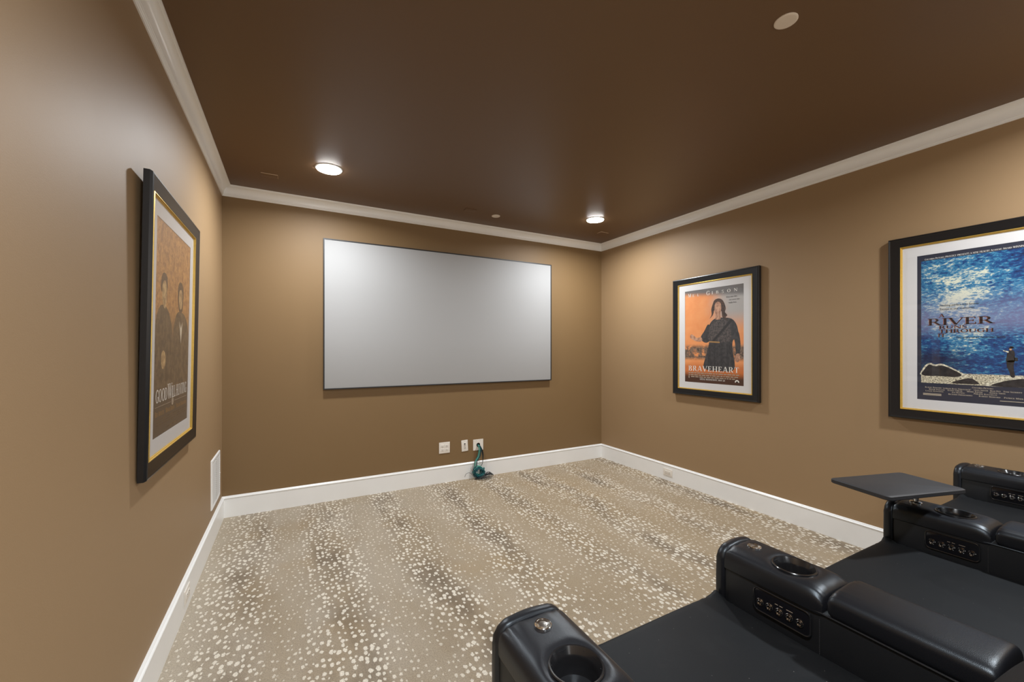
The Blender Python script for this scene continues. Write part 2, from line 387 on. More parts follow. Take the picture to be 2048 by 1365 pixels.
# ------------------------------------------------------------------ lettering: a drawn serif alphabet
TK, TN, SF = 0.150, 0.062, 0.045     # thick, thin, serif height
def glyphs():
    G = {}
    v = lambda x, w=TK, y0=0, y1=1: ('q', [(x, y0), (x + w, y0), (x + w, y1), (x, y1)])
    h = lambda x0, x1, y, w=TN: ('q', [(x0, y), (x1, y), (x1, y + w), (x0, y + w)])
    sr = lambda x, y, w=TK, e=0.085: ('q', [(x - e, y), (x + w + e, y), (x + w + e, y + SF), (x - e, y + SF)])
    d = lambda x0, y0, x1, y1, w: ('q', [(x0, y0), (x0 + w, y0), (x1 + w, y1), (x1, y1)])
    arc = lambda cx, cy, rx, ry, a0, a1, tx=TK, ty=TN: ('a', cx, cy, rx, ry, a0, a1, tx, ty)
    tick = lambda x, y0, y1: ('q', [(x, y0), (x + 0.05, y0), (x + 0.05, y1), (x, y1)])
    stem = lambda x, w=TK: [v(x, w), sr(x, 0, w), sr(x, 1 - SF, w)]
    G['I'] = (0.36, stem(0.105)); G[' '] = (0.36, [])
    G['H'] = (0.88, stem(0.1) + stem(0.63) + [h(0.2, 0.7, 0.49)])
    G['E'] = (0.68, stem(0.1) + [h(0.1, 0.6, 0), h(0.1, 0.57, 1 - TN), h(0.1, 0.48, 0.49), tick(0.56, 0, 0.24), tick(0.53, 0.78, 1), tick(0.44, 0.41, 0.62)])
    G['F'] = (0.64, stem(0.1) + [h(0.1, 0.57, 1 - TN), h(0.1, 0.48, 0.49), tick(0.53, 0.76, 1), tick(0.44, 0.41, 0.62)])
    G['L'] = (0.66, stem(0.1) + [h(0.1, 0.6, 0), tick(0.56, 0, 0.26)])
    G['T'] = (0.74, [v(0.295), sr(0.295, 0), h(0.04, 0.70, 1 - TN), tick(0.04, 0.76, 1), tick(0.65, 0.76, 1)])
    G['B'] = (0.72, stem(0.1) + [h(0.1, 0.40, 0), h(0.1, 0.38, 0.49), h(0.1, 0.38, 1 - TN), arc(0.37, 0.775, 0.25, 0.225, -90, 90), arc(0.39, 0.275, 0.28, 0.275, -90, 90)])
    G['D'] = (0.84, stem(0.1) + [h(0.1, 0.36, 0), h(0.1, 0.36, 1 - TN), arc(0.34, 0.5, 0.45, 0.5, -90, 90)])
    G['P'] = (0.68, stem(0.1) + [h(0.1, 0.38, 0.43), h(0.1, 0.38, 1 - TN), arc(0.37, 0.715, 0.27, 0.285, -90, 90)])
    G['R'] = (0.80, stem(0.1) + [h(0.1, 0.38, 0.45), h(0.1, 0.38, 1 - TN), arc(0.37, 0.725, 0.26, 0.275, -90, 90), d(0.60, 0, 0.32, 0.49, 0.16), ('q', [(0.60, 0), (0.84, 0), (0.84, SF), (0.60, SF)])])
    G['O'] = (0.90, [arc(0.45, 0.5, 0.41, 0.52, 0, 360)])
    G['Q'] = (0.90, [arc(0.45, 0.5, 0.41, 0.52, 0, 360), d(0.70, -0.18, 0.42, 0.10, 0.14)])
    G['C'] = (0.80, [arc(0.45, 0.5, 0.41, 0.52, 42, 318), tick(0.70, 0.66, 0.98), tick(0.70, 0.06, 0.26)])
    G['G'] = (0.88, [arc(0.45, 0.5, 0.41, 0.52, 42, 300), tick(0.70, 0.68, 0.98), v(0.63, TK, 0.03, 0.42), sr(0.63, 0.40)])
    G['U'] = (0.86, [v(0.10, TK, 0.32, 1), v(0.68, TN, 0.32, 1), sr(0.10, 1 - SF), sr(0.68, 1 - SF, TN), arc(0.42, 0.33, 0.32, 0.35, 180, 360, 0.11, TN)])
    G['J'] = (0.46, [v(0.2, TK, 0.16, 1), sr(0.2, 1 - SF), arc(0.15, 0.14, 0.20, 0.2, 200, 360, 0.1, TN)])
    G['A'] = (0.82, [d(0.03, 0, 0.36, 1, TN), d(0.64, 0, 0.33, 1, TK), h(0.18, 0.62, 0.30), sr(0.03, 0, TN), sr(0.64, 0)])
    G['V'] = (0.82, [d(0.33, 0, 0.02, 1, TK), d(0.38, 0, 0.72, 1, TN), sr(0.02, 1 - SF), sr(0.72, 1 - SF, TN)])
    G['W'] = (1.18, [d(0.30, 0, 0.02, 1, TK), d(0.34, 0, 0.56, 1, TN), d(0.76, 0, 0.48, 1, TK), d(0.80, 0, 1.07, 1, TN), sr(0.02, 1 - SF), sr(0.48, 1 - SF), sr(1.07, 1 - SF, TN)])
    G['M'] = (1.02, [v(0.12, TN), v(0.80), d(0.44, 0, 0.10, 1, TK), d(0.46, 0, 0.82, 1, TN), sr(0.12, 0, TN), sr(0.80, 0), sr(0.10, 1 - SF, TN), sr(0.80, 1 - SF)])
    G['N'] = (0.88, [v(0.12, TN), v(0.72, TN), d(0.64, 0, 0.09, 1, TK), sr(0.12, 0, TN), sr(0.06, 1 - SF, TN), sr(0.72, 1 - SF, TN)])
    G['K'] = (0.84, stem(0.1) + [d(0.20, 0.40, 0.66, 1, TN), d(0.62, 0, 0.30, 0.58, TK), sr(0.62, 0), sr(0.64, 1 - SF, TN)])
    G['S'] = (0.62, [arc(0.31, 0.75, 0.23, 0.27, 40, 270, 0.12, TN), arc(0.31, 0.25, 0.25, 0.27, -140, 90, 0.12, TN), tick(0.49, 0.76, 0.98), tick(0.06, 0.02, 0.26), ('q', [(0.13, 0.60), (0.30, 0.45), (0.47, 0.38), (0.30, 0.58)])])
    G['X'] = (0.8, [d(0.6, 0, 0.05, 1, TK), d(0.08, 0, 0.62, 1, TN), sr(0.6, 0), sr(0.08, 0, TN), sr(0.05, 1 - SF), sr(0.62, 1 - SF, TN)])
    G['Y'] = (0.78, [v(0.31, TK, 0, 0.48), d(0.31, 0.45, 0.02, 1, TK), d(0.39, 0.45, 0.68, 1, TN), sr(0.31, 0), sr(0.02, 1 - SF), sr(0.68, 1 - SF, TN)])
    G['Z'] = (0.7, [h(0.06, 0.64, 0), h(0.06, 0.64, 1 - TN), d(0.05, 0, 0.50, 1, TK)])
    G['"'] = (0.34, [v(0.06, 0.07, 0.7, 1), v(0.20, 0.07, 0.7, 1)]); G["'"] = (0.2, [v(0.06, 0.07, 0.7, 1)])
    G[','] = (0.25, [v(0.06, 0.12, -0.14, 0.12)]); G['.'] = (0.25, [v(0.06, 0.13, 0, 0.13)]); G['-'] = (0.45, [h(0.08, 0.38, 0.38, 0.09)])
    G['2'] = (0.6, [arc(0.29, 0.74, 0.24, 0.26, -10, 165, 0.13, TN), d(0.04, 0.04, 0.38, 0.66, 0.13), h(0.04, 0.54, 0, 0.09)])
    G['4'] = (0.64, [v(0.36, TK), h(0.03, 0.60, 0.24), d(0.02, 0.26, 0.36, 1, TN), sr(0.36, 0, TK, 0.05)])
    return G
GL = glyphs()
def serif(m, text, x, z, width, h, y=-0.0006, smallcap=None, squeeze=None, track=0.0, lean=0.0):
    """draws text into m (in the x-z plane, baseline z), fitted to width; lower-case letters become small capitals"""
    adv = []
    for i, ch in enumerate(text):
        g = GL.get(ch.upper(), GL[' ']); s = (smallcap if (smallcap and ch.islower()) else 1.0)
        adv.append((g[0] + track) * s)
    kx = width / (sum(adv) * h); cx = x
    for i, ch in enumerate(text):
        g = GL.get(ch.upper(), GL[' ']); s = (smallcap if (smallcap and ch.islower()) else 1.0) * h
        T = lambda px, pz: (cx + px * s * kx + lean * pz * s, y, z + pz * s)
        for pr in g[1]:
            if pr[0] == 'q': m.poly([T(*p) for p in pr[1]])
            else:
                _, ax, az, rx, ry, a0, a1, tx, ty = pr
                n = 6 if h < 0.012 else 18
                for k in range(n):
                    q = []
                    for (kk, o) in ((k, 0), (k + 1, 0), (k + 1, 1), (k, 1)):
                        a = math.radians(a0 + (a1 - a0) * kk / n)
                        q.append(T(ax + (rx - tx * o) * math.cos(a), az + (ry - ty * o) * math.sin(a)))
                    m.poly(q)
        cx += adv[i] * h * kx
def lettering(name, mat, parent, fn, label=None):
    m = MB(); fn(m); o = m.build(name, mat, parent, recalc=False)
    if label: o['label'] = label
    return o
def italic(name, body, mat, parent, x, z, width, size, y=-0.0006, shear=0.25):
    cu = D.curves.new('tmp_text', 'FONT'); cu.body = body; cu.size = size; cu.shear = shear; cu.resolution_u = 3
    ob = D.objects.new('tmp_text', cu); COL.objects.link(ob)
    dg = bpy.context.evaluated_depsgraph_get(); dg.update()
    me = D.meshes.new_from_object(ob.evaluated_get(dg)); D.objects.remove(ob); D.curves.remove(cu)
    xs = [v.co.x for v in me.vertices]; k = width / (max(xs) - min(xs)); x0 = min(xs)
    for v in me.vertices: v.co = Vector((x + (v.co.x - x0) * k, y, z + v.co.y))
    me.name = name; me.materials.clear(); me.materials.append(mat)
    o = D.objects.new(name, me); COL.objects.link(o); o.parent = parent; return o

# ------------------------------------------------------------------ framed film posters
FW, FH = 0.890, 1.172       # outer frame
PW, PH = 0.610, 0.908       # print
def ring(m, pr, hw, hh):
    """mitred frame: pr = profile of (inset from outer edge, depth y); outer half sizes hw, hh, centred"""
    base = len(m.v); k = len(pr)
    for (sx, sz) in ((-1, -1), (1, -1), (1, 1), (-1, 1)):
        for (i, y) in pr: m.v.append((sx * (hw - i), y, sz * (hh - i)))
    for c in range(4):
        for j in range(k):
            a = base + c * k + j; b_ = base + c * k + (j + 1) % k
            c2 = base + ((c + 1) % 4) * k + (j + 1) % k; d = base + ((c + 1) % 4) * k + j
            m.f.append((a, b_, c2, d))
def framed_poster(loc, rz, label, art, tilt=0.0, thick=0.040):
    r = thing('framed_poster', label, 'framed poster', loc, rz); r.rotation_euler = (tilt, 0, rz)
    piv = FH / 2
    def place(o): o.location = (0, 0, piv); return o
    T = thick; hw, hh2 = FW / 2, FH / 2
    m = MB(); ring(m, [(0, -0.001), (0, -T + 0.010), (0.004, -T + 0.002), (0.010, -T), (0.016, -T + 0.002), (0.022, -T + 0.003), (0.050, -T + 0.009),
                       (0.057, -T + 0.010), (0.060, -T + 0.013), (0.060, -0.001)], hw, hh2)
    place(m.build('frame', M['black_frame'], r, smooth=True, angle=25))
    m = MB(); i0 = 0.0585
    ring(m, [(i0, -T + 0.014), (i0 + 0.002, -T + 0.009), (i0 + 0.005, -T + 0.008), (i0 + 0.007, -T + 0.013), (i0 + 0.010, -T + 0.0125), (i0 + 0.012, -T + 0.016), (i0 + 0.012, -T + 0.022), (i0, -T + 0.022)], hw, hh2)
    place(m.build('gold_fillet', M['gold'], r, smooth=True, angle=30))
    m = MB(); ox, oz = hw - 0.068, hh2 - 0.068; ix, iz = PW / 2, PH / 2; ym = -T + 0.018
    for (x0, x1, z0, z1) in ((-ox, ox, -oz, -iz), (-ox, ox, iz, oz), (-ox, -ix, -iz, iz), (ix, ox, -iz, iz)):
        m.box(x0, x1, ym, ym + 0.002, z0, z1)
    place(m.build('mat_board', M['mat_board'], r))
    m = MB(); m.box(-ix - 0.004, ix + 0.004, ym + 0.0021, ym + 0.0040, -iz - 0.004, iz + 0.004)
    pm = MB(); n = 2
    pm.quad((-ix, 0, -iz), (ix, 0, -iz), (ix, 0, iz), (-ix, 0, iz))
    pr = pm.build('print', art['mat'], r, recalc=False); pr.location = (0, ym + 0.0018, piv)
    m.build('backing_board', M['mat_board'], r).location = (0, 0, piv)
    art['fn'](pr)
    m = MB(); m.quad((-ox, -T + 0.0155, -oz), (ox, -T + 0.0155, -oz), (ox, -T + 0.0155, oz), (-ox, -T + 0.0155, oz))
    place(m.build('glass', M['glass'], r, recalc=False))
    return r

# --- print materials: plain backgrounds with noise, no likenesses
def print_orange():
    t = NT('orange_dusk_print'); X, Y, Z = t.xyz(t.coord()); c = t.vec(X, 0.0, Z)
    n1 = t.noise(c, 7, 5, 0.6, 0.4)
    col = t.mix(n1, srgb(222, 128, 62), srgb(244, 172, 112))
    right = t.step(t.add(X, t.mul(n1, 0.15)), -0.02, 0.26)
    top = t.mul(t.step(Z, 0.02, 0.24), right)
    col = t.mix(top, col, srgb(176, 172, 168))
    col = t.mix(t.step(t.add(Z, t.mul(X, 0.10)), 0.36, 0.42), col, srgb(104, 100, 98))
    crowd = t.mul(t.step(Z, -0.245, -0.20), t.step(Z, -0.07, -0.12))
    cn = t.step(t.noise(c, 48, 6, 0.85, 1.0), 0.40, 0.62)
    crowd = t.mul(crowd, t.step(t.noise(c, 13, 4, 0.7), 0.36, 0.50))
    col = t.mix(crowd, col, t.mix(cn, srgb(50, 42, 38), srgb(150, 122, 100)))
    col = t.mix(t.step(Z, -0.24, -0.31), col, srgb(206, 116, 56))
    col = t.mix(t.step(Z, -0.33, -0.41), col, srgb(74, 46, 34))
    return t.bsdf(col, 0.5)
def print_river():
    t = NT('blue_river_print'); X, Y, Z = t.xyz(t.coord()); c = t.vec(X, 0.0, Z)
    st = t.scale(c, (1.0, 1, 2.1))
    n1 = t.noise(st, 34, 5, 0.75, 0.5); n2 = t.noise(st, 5.5, 4, 0.6); n3 = t.noise(st, 55, 3, 0.65)
    # sunlit patch upper left, and lower small patches
    dx = t.mul(t.add(X, 0.12), 5.2); dz = t.mul(t.add(Z, -0.17), 3.7)
    rr = t.math('SQRT', t.add(t.mul(dx, dx), t.mul(dz, dz)))
    sun = t.step(rr, 1.25, 0.2)
    f = t.add(t.add(t.mul(n1, 0.62), t.mul(n2, 0.55)), t.add(t.mul(n3, 0.34), t.add(t.mul(sun, 0.15), -0.03)))
    col = t.mix(t.step(f, 0.56, 0.70), srgb(8, 22, 62), srgb(14, 62, 120))
    col = t.mix(t.step(f, 0.70, 0.80), col, srgb(48, 126, 166))
    col = t.mix(t.step(f, 0.80, 0.92), col, srgb(220, 222, 200))
    col = t.mix(t.mul(t.mul(t.step(Z, -0.09, 0.03), t.step(Z, 0.26, 0.04)), 0.55), col, srgb(138, 138, 168))
    dk = t.mul(t.step(Z, -0.10, -0.20), t.step(X, 0.0, -0.22))
    col = t.mix(t.mul(dk, 0.8), col, srgb(20, 18, 48))
    # shingle shore under the water
    sp = t.step(t.noise(t.scale(c, (1, 1, 2.2)), 110, 4, 0.75), 0.42, 0.56)
    shore = t.step(t.add(Z, t.mul(n3, 0.01)), -0.275, -0.281)
    col = t.mix(shore, col, t.mix(sp, srgb(92, 84, 70), srgb(232, 224, 196)))
    # dark navy border
    inside = t.mul(t.mul(t.step(X, -0.2865, -0.2855), t.step(X, 0.2865, 0.2855)), t.mul(t.step(Z, 0.4175, 0.4165), t.step(Z, -0.3485, -0.3475)))
    col = t.mix(inside, srgb(42, 46, 62), col)
    return t.bsdf(col, 0.5)
def print_brown():
    t = NT('autumn_brown_print'); X, Y, Z = t.xyz(t.coord()); c = t.vec(X, 0.0, Z)
    n1 = t.noise(c, 30, 5, 0.75, 0.5); n2 = t.noise(c, 5, 3, 0.6)
    col = t.mix(t.step(n1, 0.35, 0.65), srgb(148, 98, 56), srgb(214, 158, 88))
    col = t.mix(t.mul(n2, 0.35), col, srgb(132, 78, 52))
    col = t.mix(t.step(Z, 0.14, -0.10), col, srgb(86, 70, 52))
    col = t.mix(t.step(Z, -0.15, -0.30), col, srgb(74, 64, 56))
    return t.bsdf(col, 0.5)
def flat(name, a, b, scale=30): 
    t = NT(name); c = t.coord(); return t.bsdf(t.mix(t.step(t.noise(c, scale, 4, 0.7), 0.38, 0.62), a, b), 0.6)
M['cloth_dark'] = flat('dark_cloth_print', srgb(34, 32, 34), srgb(62, 58, 58), 26)
M['vest_print'] = flat('worn_leather_vest_print', srgb(42, 38, 38), srgb(92, 82, 78), 55)
M['fold_print'] = flat('dark_fold_print', srgb(28, 26, 28), srgb(48, 45, 46), 40)
M['cloth_brown'] = flat('brown_cloth_print', srgb(66, 52, 38), srgb(104, 84, 60), 22)
M['hair_print'] = flat('dark_hair_print', srgb(38, 26, 20), srgb(86, 56, 40), 60)
M['skin_print'] = flat('skin_tone_print', srgb(150, 104, 80), srgb(206, 160, 130), 22)
M['skin_sepia'] = flat('sepia_skin_print', srgb(150, 118, 78), srgb(206, 172, 120), 26)
M['rock_print'] = flat('dark_rock_print', srgb(22, 20, 22), srgb(46, 42, 44), 40)
M['rock_edge'] = flat('pale_rock_edge_print', srgb(150, 144, 126), srgb(236, 230, 206), 90)

def blob(m, pts, y):
    """smooth closed outline through pts"""
    n = len(pts); out = []
    for i in range(n):
        p0, p1, p2, p3 = (Vector((*pts[(i + k) % n], 0)) for k in (-1, 0, 1, 2))
        for s in range(5):
            t_ = s / 5
            q = 0.5 * ((2 * p1) + (-p0 + p2) * t_ + (2 * p0 - 5 * p1 + 4 * p2 - p3) * t_ ** 2 + (-p0 + 3 * p1 - 3 * p2 + p3) * t_ ** 3)
            out.append((q.x, y, q.y))
    m.poly(out)
def ell(m, cx, cz, rx, rz, y, n=24, rot=0.0):
    m.poly([(cx + rx * math.cos(a) * math.cos(rot) - rz * math.sin(a) * math.sin(rot), y, cz + rx * math.cos(a) * math.sin(rot) + rz * math.sin(a) * math.cos(rot)) for a in [2 * PI * k / n for k in range(n)]])
def part_shape(name, mat, parent, fn):
    m = MB(); fn(m); return m.build(name, mat, parent, recalc=False)

def art_orange(pr):
    # a plain, featureless standing figure as a stand-in
    part_shape('figure_coat', M['cloth_dark'], pr, lambda m: (
        blob(m, [(-0.09, -0.31), (-0.065, -0.18), (-0.035, -0.06), (-0.045, 0.06), (-0.015, 0.13), (0.04, 0.165), (0.11, 0.165), (0.19, 0.15), (0.235, 0.10),
                 (0.255, 0.02), (0.235, -0.03), (0.205, -0.05), (0.20, -0.12), (0.215, -0.31), (0.06, -0.33)], -0.0002),
        blob(m, [(-0.045, 0.11), (-0.085, 0.05), (-0.125, -0.01), (-0.105, -0.05), (-0.06, -0.065), (-0.015, -0.03), (0.0, 0.06)], -0.00021),
        blob(m, [(0.20, 0.05), (0.255, 0.03), (0.275, -0.08), (0.265, -0.17), (0.235, -0.175), (0.225, -0.08)], -0.00021)))
    part_shape('figure_vest', M['vest_print'], pr, lambda m: blob(m, [(-0.035, -0.045), (-0.03, 0.06), (0.0, 0.125), (0.05, 0.15), (0.11, 0.15), (0.165, 0.11), (0.185, 0.03), (0.18, -0.05), (0.07, -0.065)], -0.00025))
    part_shape('figure_strap', M['black_ink'], pr, lambda m: m.poly([(0.185, -0.0003, 0.15), (0.205, -0.0003, 0.135), (0.02, -0.0003, -0.055), (0.0, -0.0003, -0.045)]))
    part_shape('figure_folds', M['fold_print'], pr, lambda m: [m.poly([(x, -0.0003, -0.08), (x + 0.012, -0.0003, -0.08), (x + 0.02 + d, -0.0003, -0.30), (x + 0.004 + d, -0.0003, -0.30)]) for (x, d) in ((-0.03, -0.03), (0.02, -0.01), (0.08, 0.0), (0.14, 0.01), (0.18, 0.01))])
    part_shape('figure_hair', M['hair_print'], pr, lambda m: blob(m, [(0.012, 0.215), (0.0, 0.19), (-0.028, 0.165), (-0.008, 0.20), (-0.012, 0.25), (0.004, 0.30), (0.022, 0.335), (0.058, 0.347), (0.095, 0.335), (0.120, 0.30), (0.135, 0.25), (0.128, 0.215), (0.150, 0.185), (0.135, 0.165), (0.160, 0.130), (0.118, 0.155), (0.100, 0.175), (0.092, 0.225), (0.060, 0.25), (0.02, 0.24)], -0.0003))
    part_shape('figure_neck', M['skin_print'], pr, lambda m: m.poly([(0.032, -0.00035, 0.150), (0.085, -0.00035, 0.150), (0.080, -0.00035, 0.215), (0.036, -0.00035, 0.215)]))
    part_shape('figure_face', M['skin_print'], pr, lambda m: blob(m, [(0.022, 0.245), (0.026, 0.295), (0.055, 0.318), (0.085, 0.30), (0.09, 0.25), (0.078, 0.205), (0.056, 0.188), (0.034, 0.205)], -0.0004))
    part_shape('figure_forearm', M['skin_print'], pr, lambda m: blob(m, [(-0.12, -0.012), (-0.17, -0.015), (-0.205, 0.01), (-0.235, 0.02), (-0.245, -0.01), (-0.21, -0.035), (-0.16, -0.052), (-0.11, -0.048)], -0.0004))
    part_shape('figure_hand', M['skin_print'], pr, lambda m: blob(m, [(0.24, -0.17), (0.266, -0.17), (0.272, -0.215), (0.25, -0.245), (0.228, -0.235), (0.226, -0.20)], -0.0004))
    part_shape('figure_belt', M['gold_ink'], pr, lambda m: m.poly([(-0.035, -0.0004, -0.062), (0.075, -0.0004, -0.07), (0.075, -0.0004, -0.058), (-0.035, -0.0004, -0.05)]))
    lettering('name_lettering', M['white_ink'], pr, lambda m: (serif(m, 'M', -0.269, 0.392, 0.034, 0.036), serif(m, 'EL', -0.217, 0.392, 0.105, 0.026, track=1.1),
              serif(m, 'G', -0.065, 0.392, 0.038, 0.038), serif(m, 'IBSON', -0.008, 0.394, 0.285, 0.028, track=0.75)))
    lettering('title_lettering', M['white_ink'], pr, lambda m: serif(m, 'BRAVEHEART', -0.266, -0.343, 0.534, 0.053, track=0.10))
    for (s, x, z, w_) in (('Every man dies,', 0.140, 0.345, 0.105), ('not every man', 0.168, 0.318, 0.098), ('really lives.', 0.162, 0.291, 0.078)):
        italic('tagline_lettering', s, M['black_ink'], pr, x, z, w_, 0.019)
    def tiny(m):
        rnd = random.Random(3)
        for (z, x0, x1) in ((-0.366, -0.263, 0.262), (-0.386, -0.263, 0.262), (-0.404, -0.235, 0.225)):
            x = x0
            while x < x1 - 0.01:
                w_ = min(rnd.uniform(0.012, 0.045), x1 - x); m.quad((x, -0.0006, z), (x + w_, -0.0006, z), (x + w_, -0.0006, z + 0.0095), (x, -0.0006, z + 0.0095)); x += w_ + 0.008
        m.quad((-0.263, -0.0006, -0.414), (-0.252, -0.0006, -0.414), (-0.252, -0.0006, -0.391), (-0.263, -0.0006, -0.391))
    lettering('credit_lettering', M['grey_ink'], pr, tiny)
    lettering('release_lettering', M['white_ink'], pr, lambda m: serif(m, 'OPENS WEDNESDAY, MAY 24', -0.135, -0.426, 0.262, 0.0155))
    part_shape('studio_emblem', M['white_ink'], pr, lambda m: (m.poly([(0.243 + 0.021 * math.cos(a), -0.0006, -0.427 + 0.023 * math.sin(a)) for a in [PI * k / 16 for k in range(17)]])))
    part_shape('emblem_mountain', M['black_ink'], pr, lambda m: m.poly([(0.231, -0.0007, -0.427), (0.255, -0.0007, -0.427), (0.248, -0.0007, -0.418), (0.243, -0.0007, -0.412), (0.238, -0.0007, -0.418)]))

def art_river(pr):
    part_shape('rock_highlight', M['rock_edge'], pr, lambda m: (
        blob(m, [(-0.286, -0.30), (-0.284, -0.272), (-0.266, -0.236), (-0.245, -0.223), (-0.222, -0.232), (-0.195, -0.226), (-0.165, -0.240), (-0.125, -0.266), (-0.082, -0.300), (-0.12, -0.306), (-0.2, -0.302)], -0.0002),
        blob(m, [(-0.02, -0.3465), (0.02, -0.312), (0.05, -0.296), (0.10, -0.288), (0.17, -0.287), (0.26, -0.292), (0.285, -0.3), (0.285, -0.3465), (0.12, -0.3470)], -0.0002)))
    part_shape('rocks', M['rock_print'], pr, lambda m: (
        blob(m, [(-0.280, -0.300), (-0.272, -0.265), (-0.250, -0.234), (-0.222, -0.242), (-0.19, -0.238), (-0.150, -0.258), (-0.11, -0.288), (-0.13, -0.304), (-0.2, -0.303)], -0.0004),
        blob(m, [(-0.150, -0.341), (-0.12, -0.322), (-0.078, -0.308), (-0.056, -0.318), (-0.040, -0.340), (-0.09, -0.343)], -0.0004),
        blob(m, [(0.01, -0.3465), (0.045, -0.322), (0.09, -0.306), (0.15, -0.298), (0.23, -0.306), (0.285, -0.315), (0.285, -0.3465), (0.15, -0.347)], -0.0004)))
    # a plain small standing figure, no features
    part_shape('figure_clothes', M['rock_print'], pr, lambda m: (
        blob(m, [(0.066, -0.205), (0.066, -0.235), (0.074, -0.262), (0.080, -0.291), (0.094, -0.291), (0.091, -0.255), (0.090, -0.225), (0.092, -0.200)], -0.0005),
        blob(m, [(0.070, -0.148), (0.065, -0.175), (0.064, -0.207), (0.092, -0.207), (0.094, -0.175), (0.092, -0.150), (0.082, -0.142)], -0.0005),
        m.poly([(0.092, -0.0005, -0.182), (0.104, -0.0005, -0.184), (0.105, -0.0005, -0.203), (0.092, -0.0005, -0.203)])))
    part_shape('figure_arm', M['rock_edge'], pr, lambda m: m.poly([(0.072, -0.00055, -0.150), (0.052, -0.00055, -0.143), (0.051, -0.00055, -0.147), (0.071, -0.00055, -0.158)]))
    part_shape('figure_hat', M['black_ink'], pr, lambda m: (ell(m, 0.081, -0.131, 0.012, 0.0032, -0.0006, rot=0.15), ell(m, 0.082, -0.127, 0.007, 0.006, -0.0006)))
    part_shape('figure_face', M['skin_print'], pr, lambda m: ell(m, 0.079, -0.138, 0.005, 0.006, -0.00055))
    serifs = [('A', -0.204, 0.0585, 0.023, 0.0205), ('RIVER', -0.257, 0.0115, 0.276, 0.0410), ('RUNS', -0.206, -0.0115, 0.121, 0.0180), ('THROUGH', -0.206, -0.0370, 0.225, 0.0200), ('IT', -0.210, -0.0620, 0.034, 0.0200)]
    lettering('title_edge', M['copper_ink'], pr, lambda m: [serif(m, s, x - 0.0016, z - 0.0010, w_, h, y=-0.0006) for (s, x, z, w_, h) in serifs])
    lettering('title_lettering', M['maroon_ink'], pr, lambda m: [serif(m, s, x, z, w_, h, y=-0.0009) for (s, x, z, w_, h) in serifs])
    lettering('top_lettering', M['white_ink'], pr, lambda m: serif(m, 'Columbia Pictures proudly presents a new film by Academy Award winning director Robert Redford'.replace('proudly presents a new film by', 'PROUDLY PRESENTS A NEW FILM BY').replace('winning director', 'WINNING DIRECTOR') , -0.270, 0.4215, 0.540, 0.0100, smallcap=0.82))
    italic('quote_lettering', 'Nothing perfect lasts forever....', M['black_ink'], pr, -0.201, 0.1245, 0.176, 0.0185, shear=0.0)
    italic('quote_lettering', 'Except in our memories.', M['black_ink'], pr, -0.201, 0.1020, 0.146, 0.0185, shear=0.0)
    italic('subtitle_lettering', 'The story of an American family.', M['black_ink'], pr, -0.132, -0.0730, 0.197, 0.0175, shear=0.0)
    def credits(m):
        sc = 0.8
        rows = [('Columbia Pictures', -0.067, -0.3665, 0.083, 0.0085), ('Robert Redford', -0.268, -0.3790, 0.074, 0.0080), ('"A River Runs Through It"', -0.190, -0.3800, 0.120, 0.0080),
                ('Craig Sheffer', -0.060, -0.3795, 0.056, 0.0080), ('Brad Pitt', 0.003, -0.3795, 0.040, 0.0080), ('Tom Skerritt', 0.052, -0.3795, 0.068, 0.0080),
                ('Bernie Pollack', -0.250, -0.3905, 0.070, 0.0080), ("Kathy O'Rear", -0.168, -0.3905, 0.062, 0.0080), ('Mark Isham', -0.088, -0.3905, 0.062, 0.0080), ('Annick Smith', 0.000, -0.3905, 0.060, 0.0080),
                ('Lynzee Klingman', -0.266, -0.4015, 0.080, 0.0080), ('Jon Hutman', -0.150, -0.4015, 0.054, 0.0080), ('Philippe Rousselot', -0.060, -0.4015, 0.090, 0.0080),
                ('Richard Friedenberg', -0.165, -0.4135, 0.100, 0.0080), ('Robert Redford', -0.040, -0.4135, 0.082, 0.0080), ('Patrick Mark', 0.055, -0.4135, 0.070, 0.0080)]
        for (s, x, z, w_, h) in rows: serif(m, s, x, z, w_, h, smallcap=sc)
        for z in (-0.4150, -0.4195, -0.4240): m.quad((-0.277, -0.0006, z), (-0.195, -0.0006, z), (-0.195, -0.0006, z + 0.0022), (-0.277, -0.0006, z + 0.0022))
        m.quad((0.04, -0.0006, -0.430), (0.22, -0.0006, -0.430), (0.22, -0.0006, -0.4275), (0.04, -0.0006, -0.4275))
    lettering('credit_lettering', M['cream_ink'], pr, credits)

